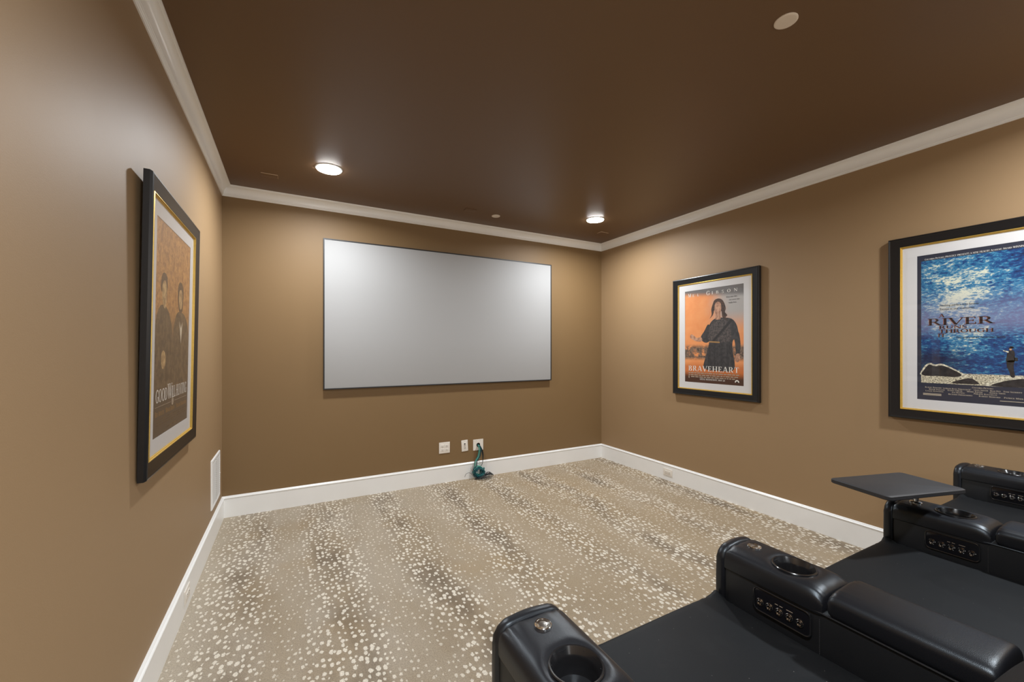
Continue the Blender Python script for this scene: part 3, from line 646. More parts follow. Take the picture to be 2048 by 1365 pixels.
def art_brown(pr):
    part_shape('figure_clothes', M['cloth_brown'], pr, lambda m: (
        blob(m, [(-0.30, -0.25), (-0.30, -0.02), (-0.27, 0.06), (-0.21, 0.10), (-0.12, 0.09), (-0.05, 0.03), (-0.02, -0.08), (-0.03, -0.25)], -0.0002),
        blob(m, [(-0.03, -0.25), (-0.02, -0.06), (0.01, 0.04), (0.07, 0.09), (0.18, 0.09), (0.26, 0.05), (0.295, -0.03), (0.295, -0.25)], -0.00025)))
    part_shape('figure_hair', M['hair_print'], pr, lambda m: blob(m, [(-0.218, 0.16), (-0.222, 0.20), (-0.20, 0.235), (-0.15, 0.24), (-0.122, 0.21), (-0.128, 0.17), (-0.17, 0.15)], -0.0003))
    part_shape('figure_hair', M['hair_print'], pr, lambda m: (
        blob(m, [(0.068, 0.15), (0.064, 0.20), (0.09, 0.236), (0.145, 0.238), (0.176, 0.205), (0.174, 0.155), (0.158, 0.105), (0.12, 0.088), (0.086, 0.105)], -0.0003)))
    part_shape('figure_face', M['skin_sepia'], pr, lambda m: blob(m, [(-0.205, 0.14), (-0.20, 0.19), (-0.165, 0.21), (-0.135, 0.185), (-0.135, 0.135), (-0.155, 0.09), (-0.185, 0.10)], -0.0004))
    part_shape('figure_face', M['skin_sepia'], pr, lambda m: blob(m, [(0.085, 0.15), (0.09, 0.19), (0.12, 0.205), (0.15, 0.19), (0.155, 0.15), (0.14, 0.115), (0.11, 0.11)], -0.0004))
    part_shape('figure_hands', M['skin_sepia'], pr, lambda m: blob(m, [(-0.205, -0.13), (-0.19, -0.10), (-0.16, -0.095), (-0.135, -0.12), (-0.14, -0.16), (-0.17, -0.175), (-0.195, -0.16)], -0.0004))
    part_shape('figure_collar', M['cream_ink'], pr, lambda m: m.poly([(0.10, -0.0004, 0.05), (0.135, -0.0004, 0.015), (0.165, -0.0004, 0.05), (0.138, -0.0004, -0.06)]))
    lettering('title_lettering', M['white_ink'], pr, lambda m: (serif(m, 'GOOD', -0.272, -0.312, 0.180, 0.054), serif(m, 'W', -0.086, -0.312, 0.072, 0.068), serif(m, 'ILL', -0.018, -0.312, 0.070, 0.054), serif(m, 'HUNTING', 0.062, -0.312, 0.215, 0.054)))
    lettering('rule', M['grey_ink'], pr, lambda m: (m.quad((-0.28, -0.0006, -0.331), (-0.03, -0.0006, -0.331), (-0.03, -0.0006, -0.329), (-0.28, -0.0006, -0.329)), m.quad((0.03, -0.0006, -0.331), (0.28, -0.0006, -0.331), (0.28, -0.0006, -0.329), (0.03, -0.0006, -0.329)), ell(m, 0, -0.330, 0.018, 0.018, -0.0006)))
    lettering('name_lettering', M['gold_ink'], pr, lambda m: serif(m, 'Ben Affleck   Minnie Driver   Stellan Skarsgard', -0.275, -0.370, 0.55, 0.022, smallcap=0.75))
    def tiny(m):
        rnd = random.Random(5)
        for z in (-0.388, -0.399, -0.410):
            x = -0.25
            while x < 0.24:
                w_ = rnd.uniform(0.015, 0.05); m.quad((x, -0.0006, z), (x + w_, -0.0006, z), (x + w_, -0.0006, z + 0.004), (x, -0.0006, z + 0.004)); x += w_ + 0.01
        m.quad((-0.10, -0.0006, -0.438), (0.10, -0.0006, -0.438), (0.10, -0.0006, -0.432), (-0.10, -0.0006, -0.432))
    lettering('credit_lettering', M['cloth_brown'], pr, tiny)

ART_O = dict(mat=print_orange(), fn=art_orange); ART_R = dict(mat=print_river(), fn=art_river); ART_B = dict(mat=print_brown(), fn=art_brown)
framed_poster((XR - 0.0005, 2.500, 0.936), -PI / 2, 'black and gold framed orange film poster on right wall, titled BRAVEHEART', ART_O)
framed_poster((XR - 0.0005, 0.757, 0.944), -PI / 2, 'black and gold framed blue river film poster above the far recliner', ART_R)
framed_poster((XL + 0.0035, 2.430, 0.894), PI / 2, 'black and gold framed brown GOOD WILL HUNTING poster leaning on left wall', ART_B, tilt=0.0163, thick=0.027 + 0.003)

# ------------------------------------------------------------------ air return grille on the left wall
def air_vent():
    W_, H_ = 0.375, 0.355
    r = thing('air_vent', 'white louvered air return grille low on left wall near the corner', 'vent', (XL, 3.755, 0.240), PI / 2)
    m = MB(); bw = 0.026; base = [(0, 0.0), (0, -0.004), (0.004, -0.009), (0.020, -0.010), (bw, -0.007), (bw, 0.0)]
    hw, hz = W_ / 2, H_ / 2
    mm = MB(); ring(mm, base, hw, hz); o = mm.build('vent_frame', M['trim'], r, smooth=True, angle=30); o.location = (0, 0, hz)
    m = MB(); m.box(-hw + bw, hw - bw, -0.0022, -0.0008, bw, H_ - bw); m.build('vent_shade_backing', M['shade_back'], r)
    m = MB(); n = 19
    for k in range(n):
        z = bw + 0.004 + (H_ - 2 * bw - 0.008) * (k + 0.5) / n
        i = len(m.v)
        m.v += [(-hw + bw, -0.0025, z + 0.0045), (hw - bw, -0.0025, z + 0.0045), (hw - bw, -0.0095, z - 0.0030), (-hw + bw, -0.0095, z - 0.0030),
                (-hw + bw, -0.0025, z + 0.0055), (hw - bw, -0.0025, z + 0.0055), (hw - bw, -0.0100, z - 0.0020), (-hw + bw, -0.0100, z - 0.0020)]
        for q in ((0, 1, 2, 3), (7, 6, 5, 4), (0, 3, 7, 4), (1, 5, 6, 2), (3, 2, 6, 7), (0, 4, 5, 1)): m.f.append(tuple(i + a for a in q))
    m.box(-0.005, 0.005, -0.0105, -0.002, bw, H_ - bw)
    m.build('louvers', M['grey_metal'], r)
    for x in (-hw + 0.013, hw - 0.013):
        m = MB(); m.lathe([(0.0045, 0.0), (0.0045, 0.0012), (0.002, 0.002)], 12, Matrix.Translation((x, -0.0095, hz)) @ Matrix.Rotation(PI / 2, 4, 'X'))
        m.build('screw', M['plate'], r, smooth=True)
air_vent()

# ------------------------------------------------------------------ wall plates
def receptacle(parent, cx, cz, horiz=False):
    m = MB()
    a, b = (0.0170, 0.0140)
    m.rbox(cx - a, cx + a, -0.0078, -0.004, cz - b, cz + b, 0.0015)
    f = m.build('receptacle', M['plate'], parent, smooth=True)
    s = MB()
    if horiz:
        for dz, h in ((0.0055, 0.0036), (-0.0055, 0.0030)): s.box(cx - h - 0.002, cx + h - 0.002, -0.0082, -0.0077, cz + dz - 0.0010, cz + dz + 0.0010)
        s.box(cx + 0.0075, cx + 0.0115, -0.0082, -0.0077, cz - 0.0022, cz + 0.0022)
    else:
        for dx, h in ((-0.0060, 0.0042), (0.0060, 0.0036)): s.box(cx + dx - 0.0011, cx + dx + 0.0011, -0.0082, -0.0077, cz + 0.002 - h, cz + 0.002 + h)
        s.box(cx - 0.0024, cx + 0.0024, -0.0082, -0.0077, cz - 0.0105, cz - 0.0062)
    s.build('socket_slot', M['slot'], f)
def plate_body(parent, w_, h_):
    m = MB(); m.rbox(-w_ / 2, w_ / 2, -0.0055, -0.0002, 0, h_, 0.0025); m.build('cover_plate', M['plate'], parent, smooth=True)
def screw(parent, x, z, y=-0.0055):
    m = MB(); m.lathe([(0.0035, 0.0), (0.0033, 0.0010), (0.0015, 0.0014)], 12, Matrix.Translation((x, y, z)) @ Matrix.Rotation(PI / 2, 4, 'X')); m.build('screw', M['grey_metal'], parent, smooth=True)
p1 = thing('wall_outlet', 'white double duplex power outlet plate, leftmost under the screen', 'outlet', (1.404, YB, 0.3045))
plate_body(p1, 0.118, 0.115)
for cx in (-0.023, 0.023):
    for cz in (0.0385, 0.0765): receptacle(p1, cx, cz)
    screw(p1, cx, 0.0575)
p2 = thing('media_plate', 'narrow white media jack plate, slightly crooked, between two wider plates', 'wall plate', (1.634, YB, 0.2985)); p2.rotation_euler = (0, math.radians(-3.0), 0)
plate_body(p2, 0.073, 0.120)
m = MB(); m.rbox(-0.0165, 0.0165, -0.0072, -0.005, 0.026, 0.094, 0.0012); m.build('jack_insert', M['plate'], p2, smooth=True)
m = MB(); m.lathe([(0.0075, 0), (0.0075, 0.004), (0.0045, 0.004), (0.0045, 0.010)], 16, Matrix.Translation((0.0, -0.0070, 0.080)) @ Matrix.Rotation(PI / 2, 4, 'X')); m.build('coax_jack', M['black_plastic'], p2, smooth=True)
for cz, hx in ((0.058, 0.0050), (0.037, 0.0048)):
    m = MB(); m.box(-hx, hx, -0.0077, -0.0070, cz - 0.004, cz + 0.004); m.build('jack_port', M['slot'], p2)
screw(p2, 0, 0.104); screw(p2, 0, 0.014)
p3 = thing('cable_pass_plate', 'white square plate with round black cable hole, cables hanging out', 'wall plate', (1.788, YB, 0.293))
w3, h3 = 0.118, 0.118
m = MB()   # plate with a real round opening
n = 32; hc = (0.0, 0.059); rh = 0.020
outer = []
for k in range(n):
    a = 2 * PI * k / n; c_, s_ = math.cos(a), math.sin(a)
    zlim = (h3 - hc[1]) if s_ > 0 else hc[1]
    kk = min((w3 / 2) / max(abs(c_), 1e-6), zlim / max(abs(s_), 1e-6)); outer.append((c_ * kk, hc[1] + s_ * kk))
inner = [(rh * math.cos(2 * PI * k / n), hc[1] + rh * math.sin(2 * PI * k / n)) for k in range(n)]
for (x, z) in outer: m.v.append((x, -0.0055, z))
for (x, z) in inner: m.v.append((x, -0.0055, z))
for (x, z) in outer: m.v.append((x, -0.0002, z))
for (x, z) in inner: m.v.append((x, -0.0002, z))
for k in range(n):
    j = (k + 1) % n
    m.f += [(k, j, n + j, n + k), (2 * n + k, 3 * n + k, 3 * n + j, 2 * n + j), (k, 2 * n + k, 2 * n + j, j), (n + k, n + j, 3 * n + j, 3 * n + k)]
m.build('cover_plate', M['plate'], p3)
m = MB(); m.lathe([(0.0205, -0.0006), (0.002, -0.0006)], 24, Matrix.Translation((0, 0, hc[1])) @ Matrix.Rotation(-PI / 2, 4, 'X'), cap0=False); m.build('opening_shadow', M['dark_inside'], p3)
m = MB()
m.tube([(0.0195 * math.cos(a), -0.006, hc[1] + 0.0195 * math.sin(a)) for a in [2 * PI * k / 28 for k in range(28)]], 0.0022, 8, True); m.build('grommet', M['black_plastic'], p3, smooth=True)
for (x, z) in ((-0.023, 0.108), (0.023, 0.108), (-0.023, 0.010), (0.023, 0.010)): screw(p3, x, z)
def base_outlet(loc, rz, label):
    r = thing('baseboard_outlet', label, 'outlet', loc, rz, 'baseboard outlets')
    m = MB(); m.rbox(-0.0585, 0.0585, -0.0050, -0.0002, 0, 0.073, 0.0022); m.build('cover_plate', M['plate'], r, smooth=True)
    for cx in (-0.0195, 0.0195): receptacle(r, cx, 0.0365, True)
    screw(r, 0, 0.0365)
base_outlet((XR - 0.015, 3.024, 0.052), -PI / 2, 'white horizontal outlet in the right wall baseboard')
base_outlet((XL + 0.015, 2.735, 0.052), PI / 2, 'white horizontal outlet in the left wall baseboard')

# ------------------------------------------------------------------ cables hanging from the pass-through plate
def spline(pts, sub=8, closed=False):
    out = []; n = len(pts); P_ = [Vector(p) for p in pts]
    rng = range(n if closed else n - 1)
    for i in rng:
        g = (lambda k: P_[k % n]) if closed else (lambda k: P_[min(max(k, 0), n - 1)])
        p0, p1_, p2_, p3_ = g(i - 1), g(i), g(i + 1), g(i + 2)
        for s in range(sub):
            t_ = s / sub
            out.append(0.5 * ((2 * p1_) + (-p0 + p2_) * t_ + (2 * p0 - 5 * p1_ + 4 * p2_ - p3_) * t_ ** 2 + (-p0 + 3 * p1_ - 3 * p2_ + p3_) * t_ ** 3))
    if not closed: out.append(P_[-1])
    return out
HX, HZ = 1.788, 0.352
def cable(name, label, mat, r, pts, group=None, cat='cable'):
    m = MB(); m.tube(spline(pts, 8), r, 8); o = m.build(name, mat, smooth=True, angle=80); tag(o, label, cat, group); return o
rnd = random.Random(11)
for k in range(5):      # teal network cables: S-shaped drop, then coils stood against the baseboard
    ox, oy = (k - 2) * 0.0065, (k % 3) * 0.006
    pts = [(HX + ox * 0.5, YB + 0.004, HZ - 0.004), (HX + ox * 0.6, YB - 0.018 - oy, HZ - 0.006), (HX + 0.010 + ox, YB - 0.030 - oy, HZ - 0.045), (HX - 0.006 + ox, YB - 0.036 - oy, HZ - 0.115),
           (HX - 0.040 + ox, YB - 0.042 - oy, HZ - 0.165), (HX - 0.050 + ox, YB - 0.045 - oy, HZ - 0.215)]
    cx, cz = HX - 0.028 + rnd.uniform(-0.012, 0.012), 0.075
    turns = 4
    for t_ in range(turns * 8):
        a = PI * 0.75 - t_ * PI / 4
        rx = 0.050 + rnd.uniform(-0.026, 0.022); rz_ = 0.048 + rnd.uniform(-0.024, 0.016)
        zz = cz + rz_ * math.sin(a)
        pts.append((cx + rx * math.cos(a) + 0.004 * t_ / 8, YB - 0.040 - 0.006 * (t_ / 8) - 0.008 * k + rnd.uniform(-0.006, 0.006) - 0.03 * max(0, 0.09 - zz), max(zz, 0.006)))
    cable('network_cable', 'teal network cable dropping from the wall hole into a tangled coil', M['green'] if k == 1 else (M['dark_teal'] if k in (2, 4) else M['teal']), 0.0033, pts, 'teal network cables')
for k in range(3):      # black cables lying in wide flat loops to the right
    pts = [(HX + 0.006 * k - 0.004, YB + 0.004, HZ - 0.006), (HX + 0.010 + 0.004 * k, YB - 0.022, HZ - 0.012), (HX + 0.034 + 0.006 * k, YB - 0.034, HZ - 0.09), (HX + 0.036, YB - 0.040, HZ - 0.19), (HX + 0.006, YB - 0.05, 0.115), (HX - 0.01, YB - 0.06, 0.05)]
    for t_ in range(14):
        a = PI - t_ * PI / 3.5
        rx, ry = 0.108 - 0.016 * k - 0.010 * (t_ % 2), 0.045 - 0.006 * k + 0.010 * (t_ % 3)
        pts.append((HX + 0.035 + rx * math.cos(a), YB - 0.085 + ry * math.sin(a) - 0.004 * k, 0.006 + 0.006 * k + (0.045 + 0.012 * k) * max(0, math.cos(a + 0.5)) * (0.4 + 0.6 * (t_ % 3 == 0)) + 0.002 * t_ * 0.5))
    cable('black_cable', 'thin black cable looping on the carpet beside the teal coil', M['black_cable'], 0.0027, pts, 'black cables')
cable('loose_wire', 'thin dark wire end curling left from the cable pile', M['black_cable'], 0.0018, [(HX - 0.06, YB - 0.07, 0.02), (HX - 0.09, YB - 0.075, 0.045), (HX - 0.13, YB - 0.075, 0.080), (HX - 0.17, YB - 0.075, 0.075), (HX - 0.185, YB - 0.075, 0.045)], cat='wire')
for (dx, dz) in ((-0.105, 0.130), (-0.085, 0.150)):
    cable('copper_wire', 'thin red-brown wire end sticking up left of the cable pile', M['red_wire'], 0.0013, [(HX - 0.055, YB - 0.060, 0.05), (HX - 0.085, YB - 0.055, 0.085), (HX + dx, YB - 0.050, 0.115), (HX + dx + 0.006, YB - 0.050, dz)], 'copper wire ends', 'wire')
cable('red_wire', 'thin red wire hanging from the left of the cable hole', M['red_wire'], 0.0013, [(HX - 0.010, YB + 0.003, HZ), (HX - 0.022, YB - 0.012, HZ - 0.03), (HX - 0.040, YB - 0.014, HZ - 0.075), (HX - 0.052, YB - 0.020, HZ - 0.14), (HX - 0.060, YB - 0.035, 0.14)], cat='wire')

# ------------------------------------------------------------------ theatre recliners
def sup(a, n): 
    c, s = math.cos(a), math.sin(a)
    return math.copysign(abs(c) ** (2 / n), c), math.copysign(abs(s) ** (2 / n), s)
def arm_cap(parent, x0, x1, yb, yf, z0, z1, cup, name='armrest'):
    """padded front of an arm: arched section, sunk towards the rear groove, with a real cup opening"""
    m = MB(); cx = (x0 + x1) / 2; hw = (x1 - x0) / 2; NR, NS = 72, 64; rnd = random.Random(int(x0 * 1000))
    rings = []
    for i in range(NS + 1):
        t_ = i / NS; y = yb + (yf - yb) * t_
        eb = 1 - math.exp(-((y - yb) / 0.011)); ef = 1 - math.exp(-((yf - y) / 0.006))
        drop = 0.016 * (1 - eb) + 0.006 * (1 - ef) + 0.005 * math.exp(-((y - yb) / 0.03) ** 2)
        ws = 1 - 0.035 * (1 - eb) - 0.01 * (1 - ef)
        ringv = []
        for j in range(NR):
            a = 2 * PI * j / NR; c, s = sup(a, 3.6)
            px = cx + hw * ws * c
            if s >= 0:
                c2, s2 = sup(a, 4.2); px = cx + hw * ws * c2
                pz = z0 + (z1 - z0 - drop) * s2
            else: pz = z0 + 0.008 * s
            if s > 0.3:
                dcup = math.hypot(px - cup[0], y - cup[1])
                pz -= 0.0075 * math.exp(-((dcup - 0.048) / 0.014) ** 2) if dcup > 0.048 else 0.0075
                # puckers near the front seam and along the groove
                pz -= 0.0016 * math.exp(-((yf - y) / 0.030)) * math.sin(px * 260 + 1.7 * math.sin(px * 90)) 
                pz -= 0.0009 * math.exp(-((y - yb) / 0.035)) * math.sin(px * 420 + y * 60)
            ringv.append((px, y, pz))
        rings.append(ringv)
    for rv in rings: m.v += rv
    for i in range(NS):
        for j in range(NR):
            q = [i * NR + j, i * NR + (j + 1) % NR, (i + 1) * NR + (j + 1) % NR, (i + 1) * NR + j]
            cxx = sum(m.v[k][0] for k in q) / 4; cyy = sum(m.v[k][1] for k in q) / 4; czz = sum(m.v[k][2] for k in q) / 4
            if czz > z0 + 0.02 and math.hypot(cxx - cup[0], cyy - cup[1]) < 0.0505: continue
            m.f.append(tuple(q))
    m.f.append(tuple(range(NR))); m.f.append(tuple(NS * NR + j for j in reversed(range(NR))))
    return m.build(name, M['leather'], parent, smooth=True, angle=60)
def pad(parent, x0, x1, y0, y1, z0, z1, name='arm_pad'):
    m = MB(); cx = (x0 + x1) / 2; hw = (x1 - x0) / 2; NR, NS = 64, 48; L = (y1 - y0) / 2; cy = (y0 + y1) / 2
    for i in range(NS + 1):
        u = -1 + 2 * i / NS; u = math.sin(u * PI / 2); y = cy + L * u
        e = (1 - abs(u) ** 26) ** (1 / 2.6) if abs(u) < 1 else 0.0
        e = max(e, 0.02)
        for j in range(NR):
            a = 2 * PI * j / NR; c, s = sup(a, 4.0)
            zc = (z0 + z1) / 2; hz = (z1 - z0) / 2
            pz = zc + hz * s * e + (0.006 * (1 - (c * 0.9) ** 2) if s > 0 else 0)
            pz -= 0.0011 * math.exp(-((y1 - y) / 0.03)) * math.sin(c * 38) * (s > 0)
            m.v.append((cx + hw * c * (0.86 + 0.14 * e), y, pz))
    for i in range(NS):
        for j in range(NR): m.f.append((i * NR + j, i * NR + (j + 1) % NR, (i + 1) * NR + (j + 1) % NR, (i + 1) * NR + j))
    m.f.append(tuple(range(NR))); m.f.append(tuple(NS * NR + j for j in reversed(range(NR))))
    return m.build(name, M['leather'], parent, smooth=True, angle=60)
def front_panel(parent, x0, x1, y0, y1, z0, z1):
    """upholstered end panel whose outline follows the arched arm; soft edges, slight wrinkles"""
    m = MB(); cx = (x0 + x1) / 2; hw = (x1 - x0) / 2; R = 0.046
    out = []
    out += [(-hw, z0), (-hw, z0 + 0.15), (-hw, z0 + 0.3), (-hw, z1 - R - 0.05)]
    for k in range(13):
        a = PI - k / 12 * PI / 2; out.append((-hw + R + R * math.cos(a), z1 - R + R * math.sin(a)))
    for k in range(1, 5): out.append((-hw + R + (2 * hw - 2 * R) * k / 5, z1 + 0.0035 * math.sin(PI * k / 5)))
    for k in range(13):
        a = PI / 2 - k / 12 * PI / 2; out.append((hw - R + R * math.cos(a), z1 - R + R * math.sin(a)))
    out += [(hw, z1 - R - 0.05), (hw, z0 + 0.3), (hw, z0 + 0.15), (hw, z0)]
    n = len(out); czz = (z0 + z1) / 2
    secs = [(0.0, 0.010), (0.002, 0.004), (0.006, 0.001), (0.012, 0.0), (0.020, 0.0), (0.026, 0.002), (0.0305, 0.006), (0.033, 0.012)]
    T = y1 - y0
    for (yy, ins) in secs:
        for i, (x, z) in enumerate(out):
            wv = 0.0012 * math.sin(i * 1.9 + yy * 300)
            kx = (hw - ins + wv) / hw; kz = ins if z > czz else 0
            zz = z - kz * (1 if z > z1 - R - 0.01 else 0) - 0.0
            m.v.append((cx + x * kx, y0 + yy / 0.033 * T, zz))
    k = len(secs)
    for a in range(k - 1):
        for i in range(n): m.f.append((a * n + i, a * n + (i + 1) % n, (a + 1) * n + (i + 1) % n, (a + 1) * n + i))
    m.f.append(tuple(range(n))); m.f.append(tuple((k - 1) * n + i for i in reversed(range(n))))
    return m.build('arm_front', M['leather'], parent, smooth=True, angle=50)
def stitches(m, p0, p1, n, r=0.0009, gap=0.35):
    p0, p1 = Vector(p0), Vector(p1)
    for k in range(n):
        a = p0.lerp(p1, k / n); b_ = p0.lerp(p1, (k + 1 - gap) / n); m.tube([a, b_], r, 5)
def arm(parent, x0, x1, yf, groove, panel_y=None, cup_dx=0.0, btn=True):
    ZT = 0.772; ZS = 0.718; cx = (x0 + x1) / 2
    yb = groove
    cup = (cx + cup_dx, yb + 0.107)
    arm_cap(parent, x0, x1, yb, yf - 0.032, ZS - 0.006, ZT, cup)
    pad(parent, x0, x1, groove - 0.298, groove - 0.009, ZS - 0.012, ZT + 0.000)
    m = MB(); m.rbox(x0 + 0.004, x1 - 0.004, groove - 0.285, yf - 0.030, RZ + 0.03, ZS - 0.002, 0.006, 0.06); m.rbox(x0 + 0.006, x1 - 0.006, -0.15, groove - 0.281, RZ + 0.03, 0.575, 0.006, 0.06)
    side = m.build('arm_side', M['panel_leather'], parent, smooth=True)
    front_panel(parent, x0 - 0.003, x1 + 0.003, yf - 0.033, yf, RZ + 0.02, ZT - 0.001)
    m = MB()
    for x in (x0 + 0.0035, x1 - 0.0035): m.tube([(x, groove - 0.30, ZS - 0.005), (x, groove, ZS - 0.003), (x, yf - 0.036, ZS - 0.001)], 0.0030, 6)
    m.build('piping', M['leather'], side, smooth=True)
    for x in (x0 + 0.0036, x1 - 0.0036):
        m = MB()
        stitches(m, (x, groove + 0.006, ZS - 0.0085), (x, yf - 0.040, ZS - 0.0065), 48)
        stitches(m, (x, groove + 0.006, ZS - 0.02), (x, groove + 0.006, 0.60), 18)
        m.build('stitching', M['stitch'], side)
    # cup holder
    r = MB(); z = ZT - 0.0065 + 0.003
    r.lathe([(0.0555, z - 0.006), (0.0555, z + 0.0000), (0.0540, z + 0.0018), (0.0510, z + 0.0012), (0.0445, z - 0.012), (0.0425, z - 0.017), (0.0410, z - 0.070), (0.037, z - 0.078), (0.004, z - 0.078)],
            56, Matrix.Translation((cup[0], cup[1], 0)), cap0=False, cap1=True)
    ch = r.build('cup_holder', M['black_plastic'], parent, smooth=True, angle=35)
    if btn:
        bx, by = cx + (0.002), yf - 0.076
        r = MB(); r.lathe([(0.0195, ZT - 0.003), (0.0195, ZT + 0.0035), (0.0180, ZT + 0.0048), (0.0165, ZT + 0.0042), (0.0160, ZT + 0.0020)], 40, Matrix.Translation((bx, by, 0)), cap0=False, cap1=False)
        bo = r.build('button_ring', M['chrome'], parent, smooth=True)
        r = MB(); r.lathe([(0.0160, ZT + 0.0018), (0.0150, ZT + 0.0036), (0.0105, ZT + 0.0020), (0.0100, ZT + 0.0034), (0.0010, ZT + 0.0040)], 40, Matrix.Translation((bx, by, 0)), cap0=False)
        r.build('button_cap', M['steel'], bo, smooth=True, angle=20)
    if panel_y:
        ya, yb2 = panel_y; xs = x0 + 0.004
        r = MB(); r.rbox(xs - 0.0035, xs + 0.002, ya, yb2, 0.637, 0.700, 0.0030)
        pan = r.build('control_panel', M['gloss_plastic'], parent, smooth=True)
        # rounded raised rim
        rim = []
        rr = 0.014; y0_, y1_, z0_, z1_ = ya - 0.001, yb2 + 0.001, 0.636, 0.701
        for (cy_, cz_, a0) in ((y1_ - rr, z1_ - rr, 0), (y0_ + rr, z1_ - rr, 90), (y0_ + rr, z0_ + rr, 180), (y1_ - rr, z0_ + rr, 270)):
            for k in range(6):
                a = math.radians(a0 + 18 * k); rim.append((xs - 0.0030, cy_ + rr * math.cos(a), cz_ + rr * math.sin(a)))
        r = MB(); r.tube(rim, 0.0026, 8, True); r.build('panel_rim', M['black_plastic'], pan, smooth=True)
        for k in range(5):
            yy = yb2 - 0.017 - 0.026 * k
            Mx = Matrix.Translation((xs - 0.0035, yy, 0.6625)) @ Matrix.Rotation(-PI / 2, 4, 'Y')
            r = MB(); r.lathe([(0.0098, 0.0), (0.0098, 0.0022), (0.0092, 0.0028), (0.0087, 0.0020), (0.0087, 0.0)], 28, Mx, cap0=False, cap1=False)
            r.lathe([(0.0060, 0.0), (0.0060, 0.0034), (0.0054, 0.0040), (0.0047, 0.0034), (0.0047, 0.0)], 28, Mx, cap0=False, cap1=False)
            r.build('control_button', M['chrome'], pan, smooth=True, angle=25)
        m = MB()
        for (a_, b_) in ((0.058, 0.066), (0.070, 0.078), (0.088, 0.104)):
            m.box(xs - 0.0042, xs - 0.0034, yb2 - b_, yb2 - a_, 0.6790, 0.6800)
        m.build('panel_marks', M['grey_ink'], pan)
    return parent
def seat(parent, x0, x1, yf, tilt=0.0):
    ZC = 0.622
    def fn(p, n):
        u = (p.x - x0) / (x1 - x0)
        z = p.z
        if n.z > 0.2:
            z += 0.006 * math.sin(PI * min(max(u, 0), 1)) ** 0.6 * n.z
            e = min(p.x - x0, x1 - p.x)
            z -= 0.006 * math.exp(-e / 0.02)
            # raised gathered corners at the front
            d = math.hypot(min(p.x - x0, x1 - p.x), yf - p.y)
            z += 0.020 * math.exp(-(d / 0.030) ** 2) + 0.0028 * math.exp(-(d / 0.09) ** 2) * math.sin(p.y * 230 + p.x * 170)
            z += 0.0014 * math.sin(p.x * 9 + 1.0) * math.sin(p.y * 13)
            z += (p.y - (yf - 0.3)) * tilt
        return (p.x, p.y, z)
    yf -= 0.012
    m = MB(); m.rbox(x0, x1, 0.02, yf, 0.50, ZC, 0.018, 0.014, fn)
    m.build('seat', M['seat'], parent, smooth=True, angle=60)
    m = MB(); m.rbox(x0 + 0.004, x1 - 0.004, yf - 0.10, yf - 0.004, 0.24, 0.498, 0.02, 0.03)
    m.build('footrest', M['panel_leather'], parent, smooth=True)
    m = MB(); m.rbox(x0 + 0.003, x1 - 0.003, yf - 0.02, yf + 0.019, 0.46, 0.592, 0.010, 0.05); m.build('footrest_lip', M['leather'], parent, smooth=True)
def backrest(parent, x0, x1, yo=0.250):
    L_, T = 0.62, 0.17; a = math.radians(34)
    def fn(p, n):
        u = (p.x - x0) / (x1 - x0); b_ = 0.018 * math.sin(PI * min(max(u, 0), 1)) ** 0.5 * (n.y > 0.3) * (1 + 0.5 * math.sin(p.z * 22))
        q = Vector((p.x, p.y + b_, p.z))
        yy = q.y * math.cos(a) - q.z * math.sin(a); zz = q.y * math.sin(a) + q.z * math.cos(a)
        return (q.x, yo + yy, 0.735 + zz)
    m = MB(); m.rbox(x0, x1, -T, 0, 0.02, L_, 0.05, 0.03, fn); m.build('backrest', M['seat'], parent, smooth=True, angle=60)
def body(parent, x0, x1, yf):
    m = MB(); m.rbox(x0, x1, -0.30, yf - 0.13, RZ, RZ + 0.33, 0.02, 0.1); m.build('base', M['panel_leather'], parent, smooth=True)
G_ = 'black leather recliners in a row'
r1 = thing('recliner', 'nearest black leather recliner, the one with armrests on both its sides', 'recliner', (0.88, 0.35, RZ), group=G_)
r2 = thing('recliner', 'middle black leather recliner, the swivel tray on its right armrest', 'recliner', (1.80, 0.30, RZ), group=G_)
r3 = thing('recliner', 'farthest black leather recliner, below the blue framed poster by right wall', 'recliner', (2.80, 0.30, RZ), group=G_)
arm(r1, 0.402, 0.582, 0.846, 0.540)
seat(r1, 0.584, 1.184, 0.846)
arm(r1, 1.186, 1.352, 0.838, 0.540, (0.566, 0.712))
backrest(r1, 0.50, 1.262); body(r1, 0.586, 1.182, 0.82)
seat(r2, 1.356, 2.128, 0.757)
arm(r2, 2.132, 2.308, 0.752, 0.458, (0.484, 0.622), btn=False)
backrest(r2, 1.276, 2.215); body(r2, 1.358, 2.128, 0.74)
seat(r3, 2.312, 3.104, 0.787)
arm(r3, 3.108, 3.290, 0.802, 0.500, (0.520, 0.666))
backrest(r3, 2.228, 3.27, 0.150); body(r3, 2.314, 3.104, 0.77)
# parts are built in room coordinates: keep them there under the recliners' base points
for r in (r1, r2, r3):
    for ch in [o for o in D.objects if o.parent == r]:
        ch.location = (-r.location.x, -r.location.y, -r.location.z)

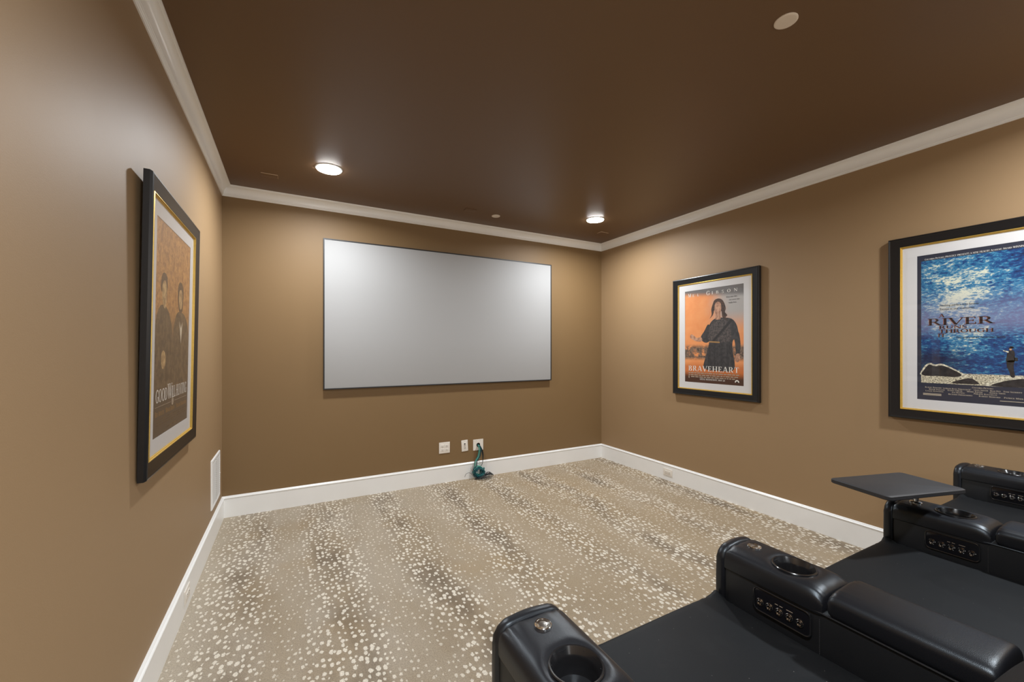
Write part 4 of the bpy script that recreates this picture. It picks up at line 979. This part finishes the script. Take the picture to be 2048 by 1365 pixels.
# ------------------------------------------------------------------ swivel tray on the middle recliner's arm
tr = thing('swivel_tray', 'flat black rectangular swivel tray table mounted above the middle recliner armrest', 'tray table', (2.10, 0.700, 0.772), math.radians(-15.9))
m = MB(); hw, hd, R = 0.190, 0.1115, 0.016; out = []
for (cx, cy, a0) in ((hw - R, hd - R, 0), (-hw + R, hd - R, 90), (-hw + R, -hd + R, 180), (hw - R, -hd + R, 270)):
    for k in range(7):
        a = math.radians(a0 + 15 * k); out.append((cx + R * math.cos(a), cy + R * math.sin(a)))
n = len(out)
for (z, ins) in ((0.0715, 0.003), (0.0745, 0.0), (0.0860, 0.0), (0.0885, 0.003)):
    for (x, y) in out: m.v.append((x * (hw - ins) / hw, y * (hd - ins) / hd, z))
for a in range(3):
    for i in range(n): m.f.append((a * n + i, a * n + (i + 1) % n, (a + 1) * n + (i + 1) % n, (a + 1) * n + i))
m.f.append(tuple(reversed(range(n)))); m.f.append(tuple(3 * n + i for i in range(n)))
m.build('tabletop', M['tray'], tr, smooth=True, angle=40)
def tl(x, y):    # room point to the tray's own axes
    a = math.radians(15.9); dx, dy = x - 2.10, y - 0.700
    return dx * math.cos(a) - dy * math.sin(a), dx * math.sin(a) + dy * math.cos(a)
px_, py_ = tl(2.205, 0.672)
m = MB(); m.lathe([(0.0195, -0.002), (0.0195, 0.006), (0.017, 0.008), (0.0085, 0.009), (0.0085, 0.060)], 32, Matrix.Translation((px_, py_, 0))); m.build('pivot_post', M['chrome'], tr, smooth=True, angle=35)
m = MB(); m.lathe([(0.034, 0.060), (0.036, 0.062), (0.036, 0.0714)], 36, Matrix.Translation((px_, py_, 0))); m.build('mounting_disc', M['black_plastic'], tr, smooth=True, angle=35)

# ------------------------------------------------------------------ world, camera, look
w = D.worlds.new('world'); bpy.context.scene.world = w; w.use_nodes = True
w.node_tree.nodes['Background'].inputs[0].default_value = (1.0, 0.98, 0.95, 1)
w.node_tree.nodes['Background'].inputs[1].default_value = 2.5
cam = D.cameras.new('camera'); co = D.objects.new('camera', cam); COL.objects.link(co)
cam.sensor_width = 36.0; cam.sensor_fit = 'HORIZONTAL'; cam.lens = 815.5 / 2048 * 36
cam.shift_y = (700.1 - 682.5) / 2048; cam.clip_start = 0.02
co.location = (0, 0, CAMZ); co.rotation_euler = (PI / 2, 0, -0.4943)
sc = bpy.context.scene; sc.camera = co
sc.view_settings.view_transform = 'Standard'; sc.view_settings.look = 'None'; sc.view_settings.exposure = 0.0; sc.view_settings.gamma = 1.0
sc.cycles.use_denoising = True; sc.cycles.max_bounces = 10; sc.cycles.diffuse_bounces = 8; sc.cycles.glossy_bounces = 4; sc.cycles.transparent_max_bounces = 8
sc.cycles.sample_clamp_indirect = 4.0
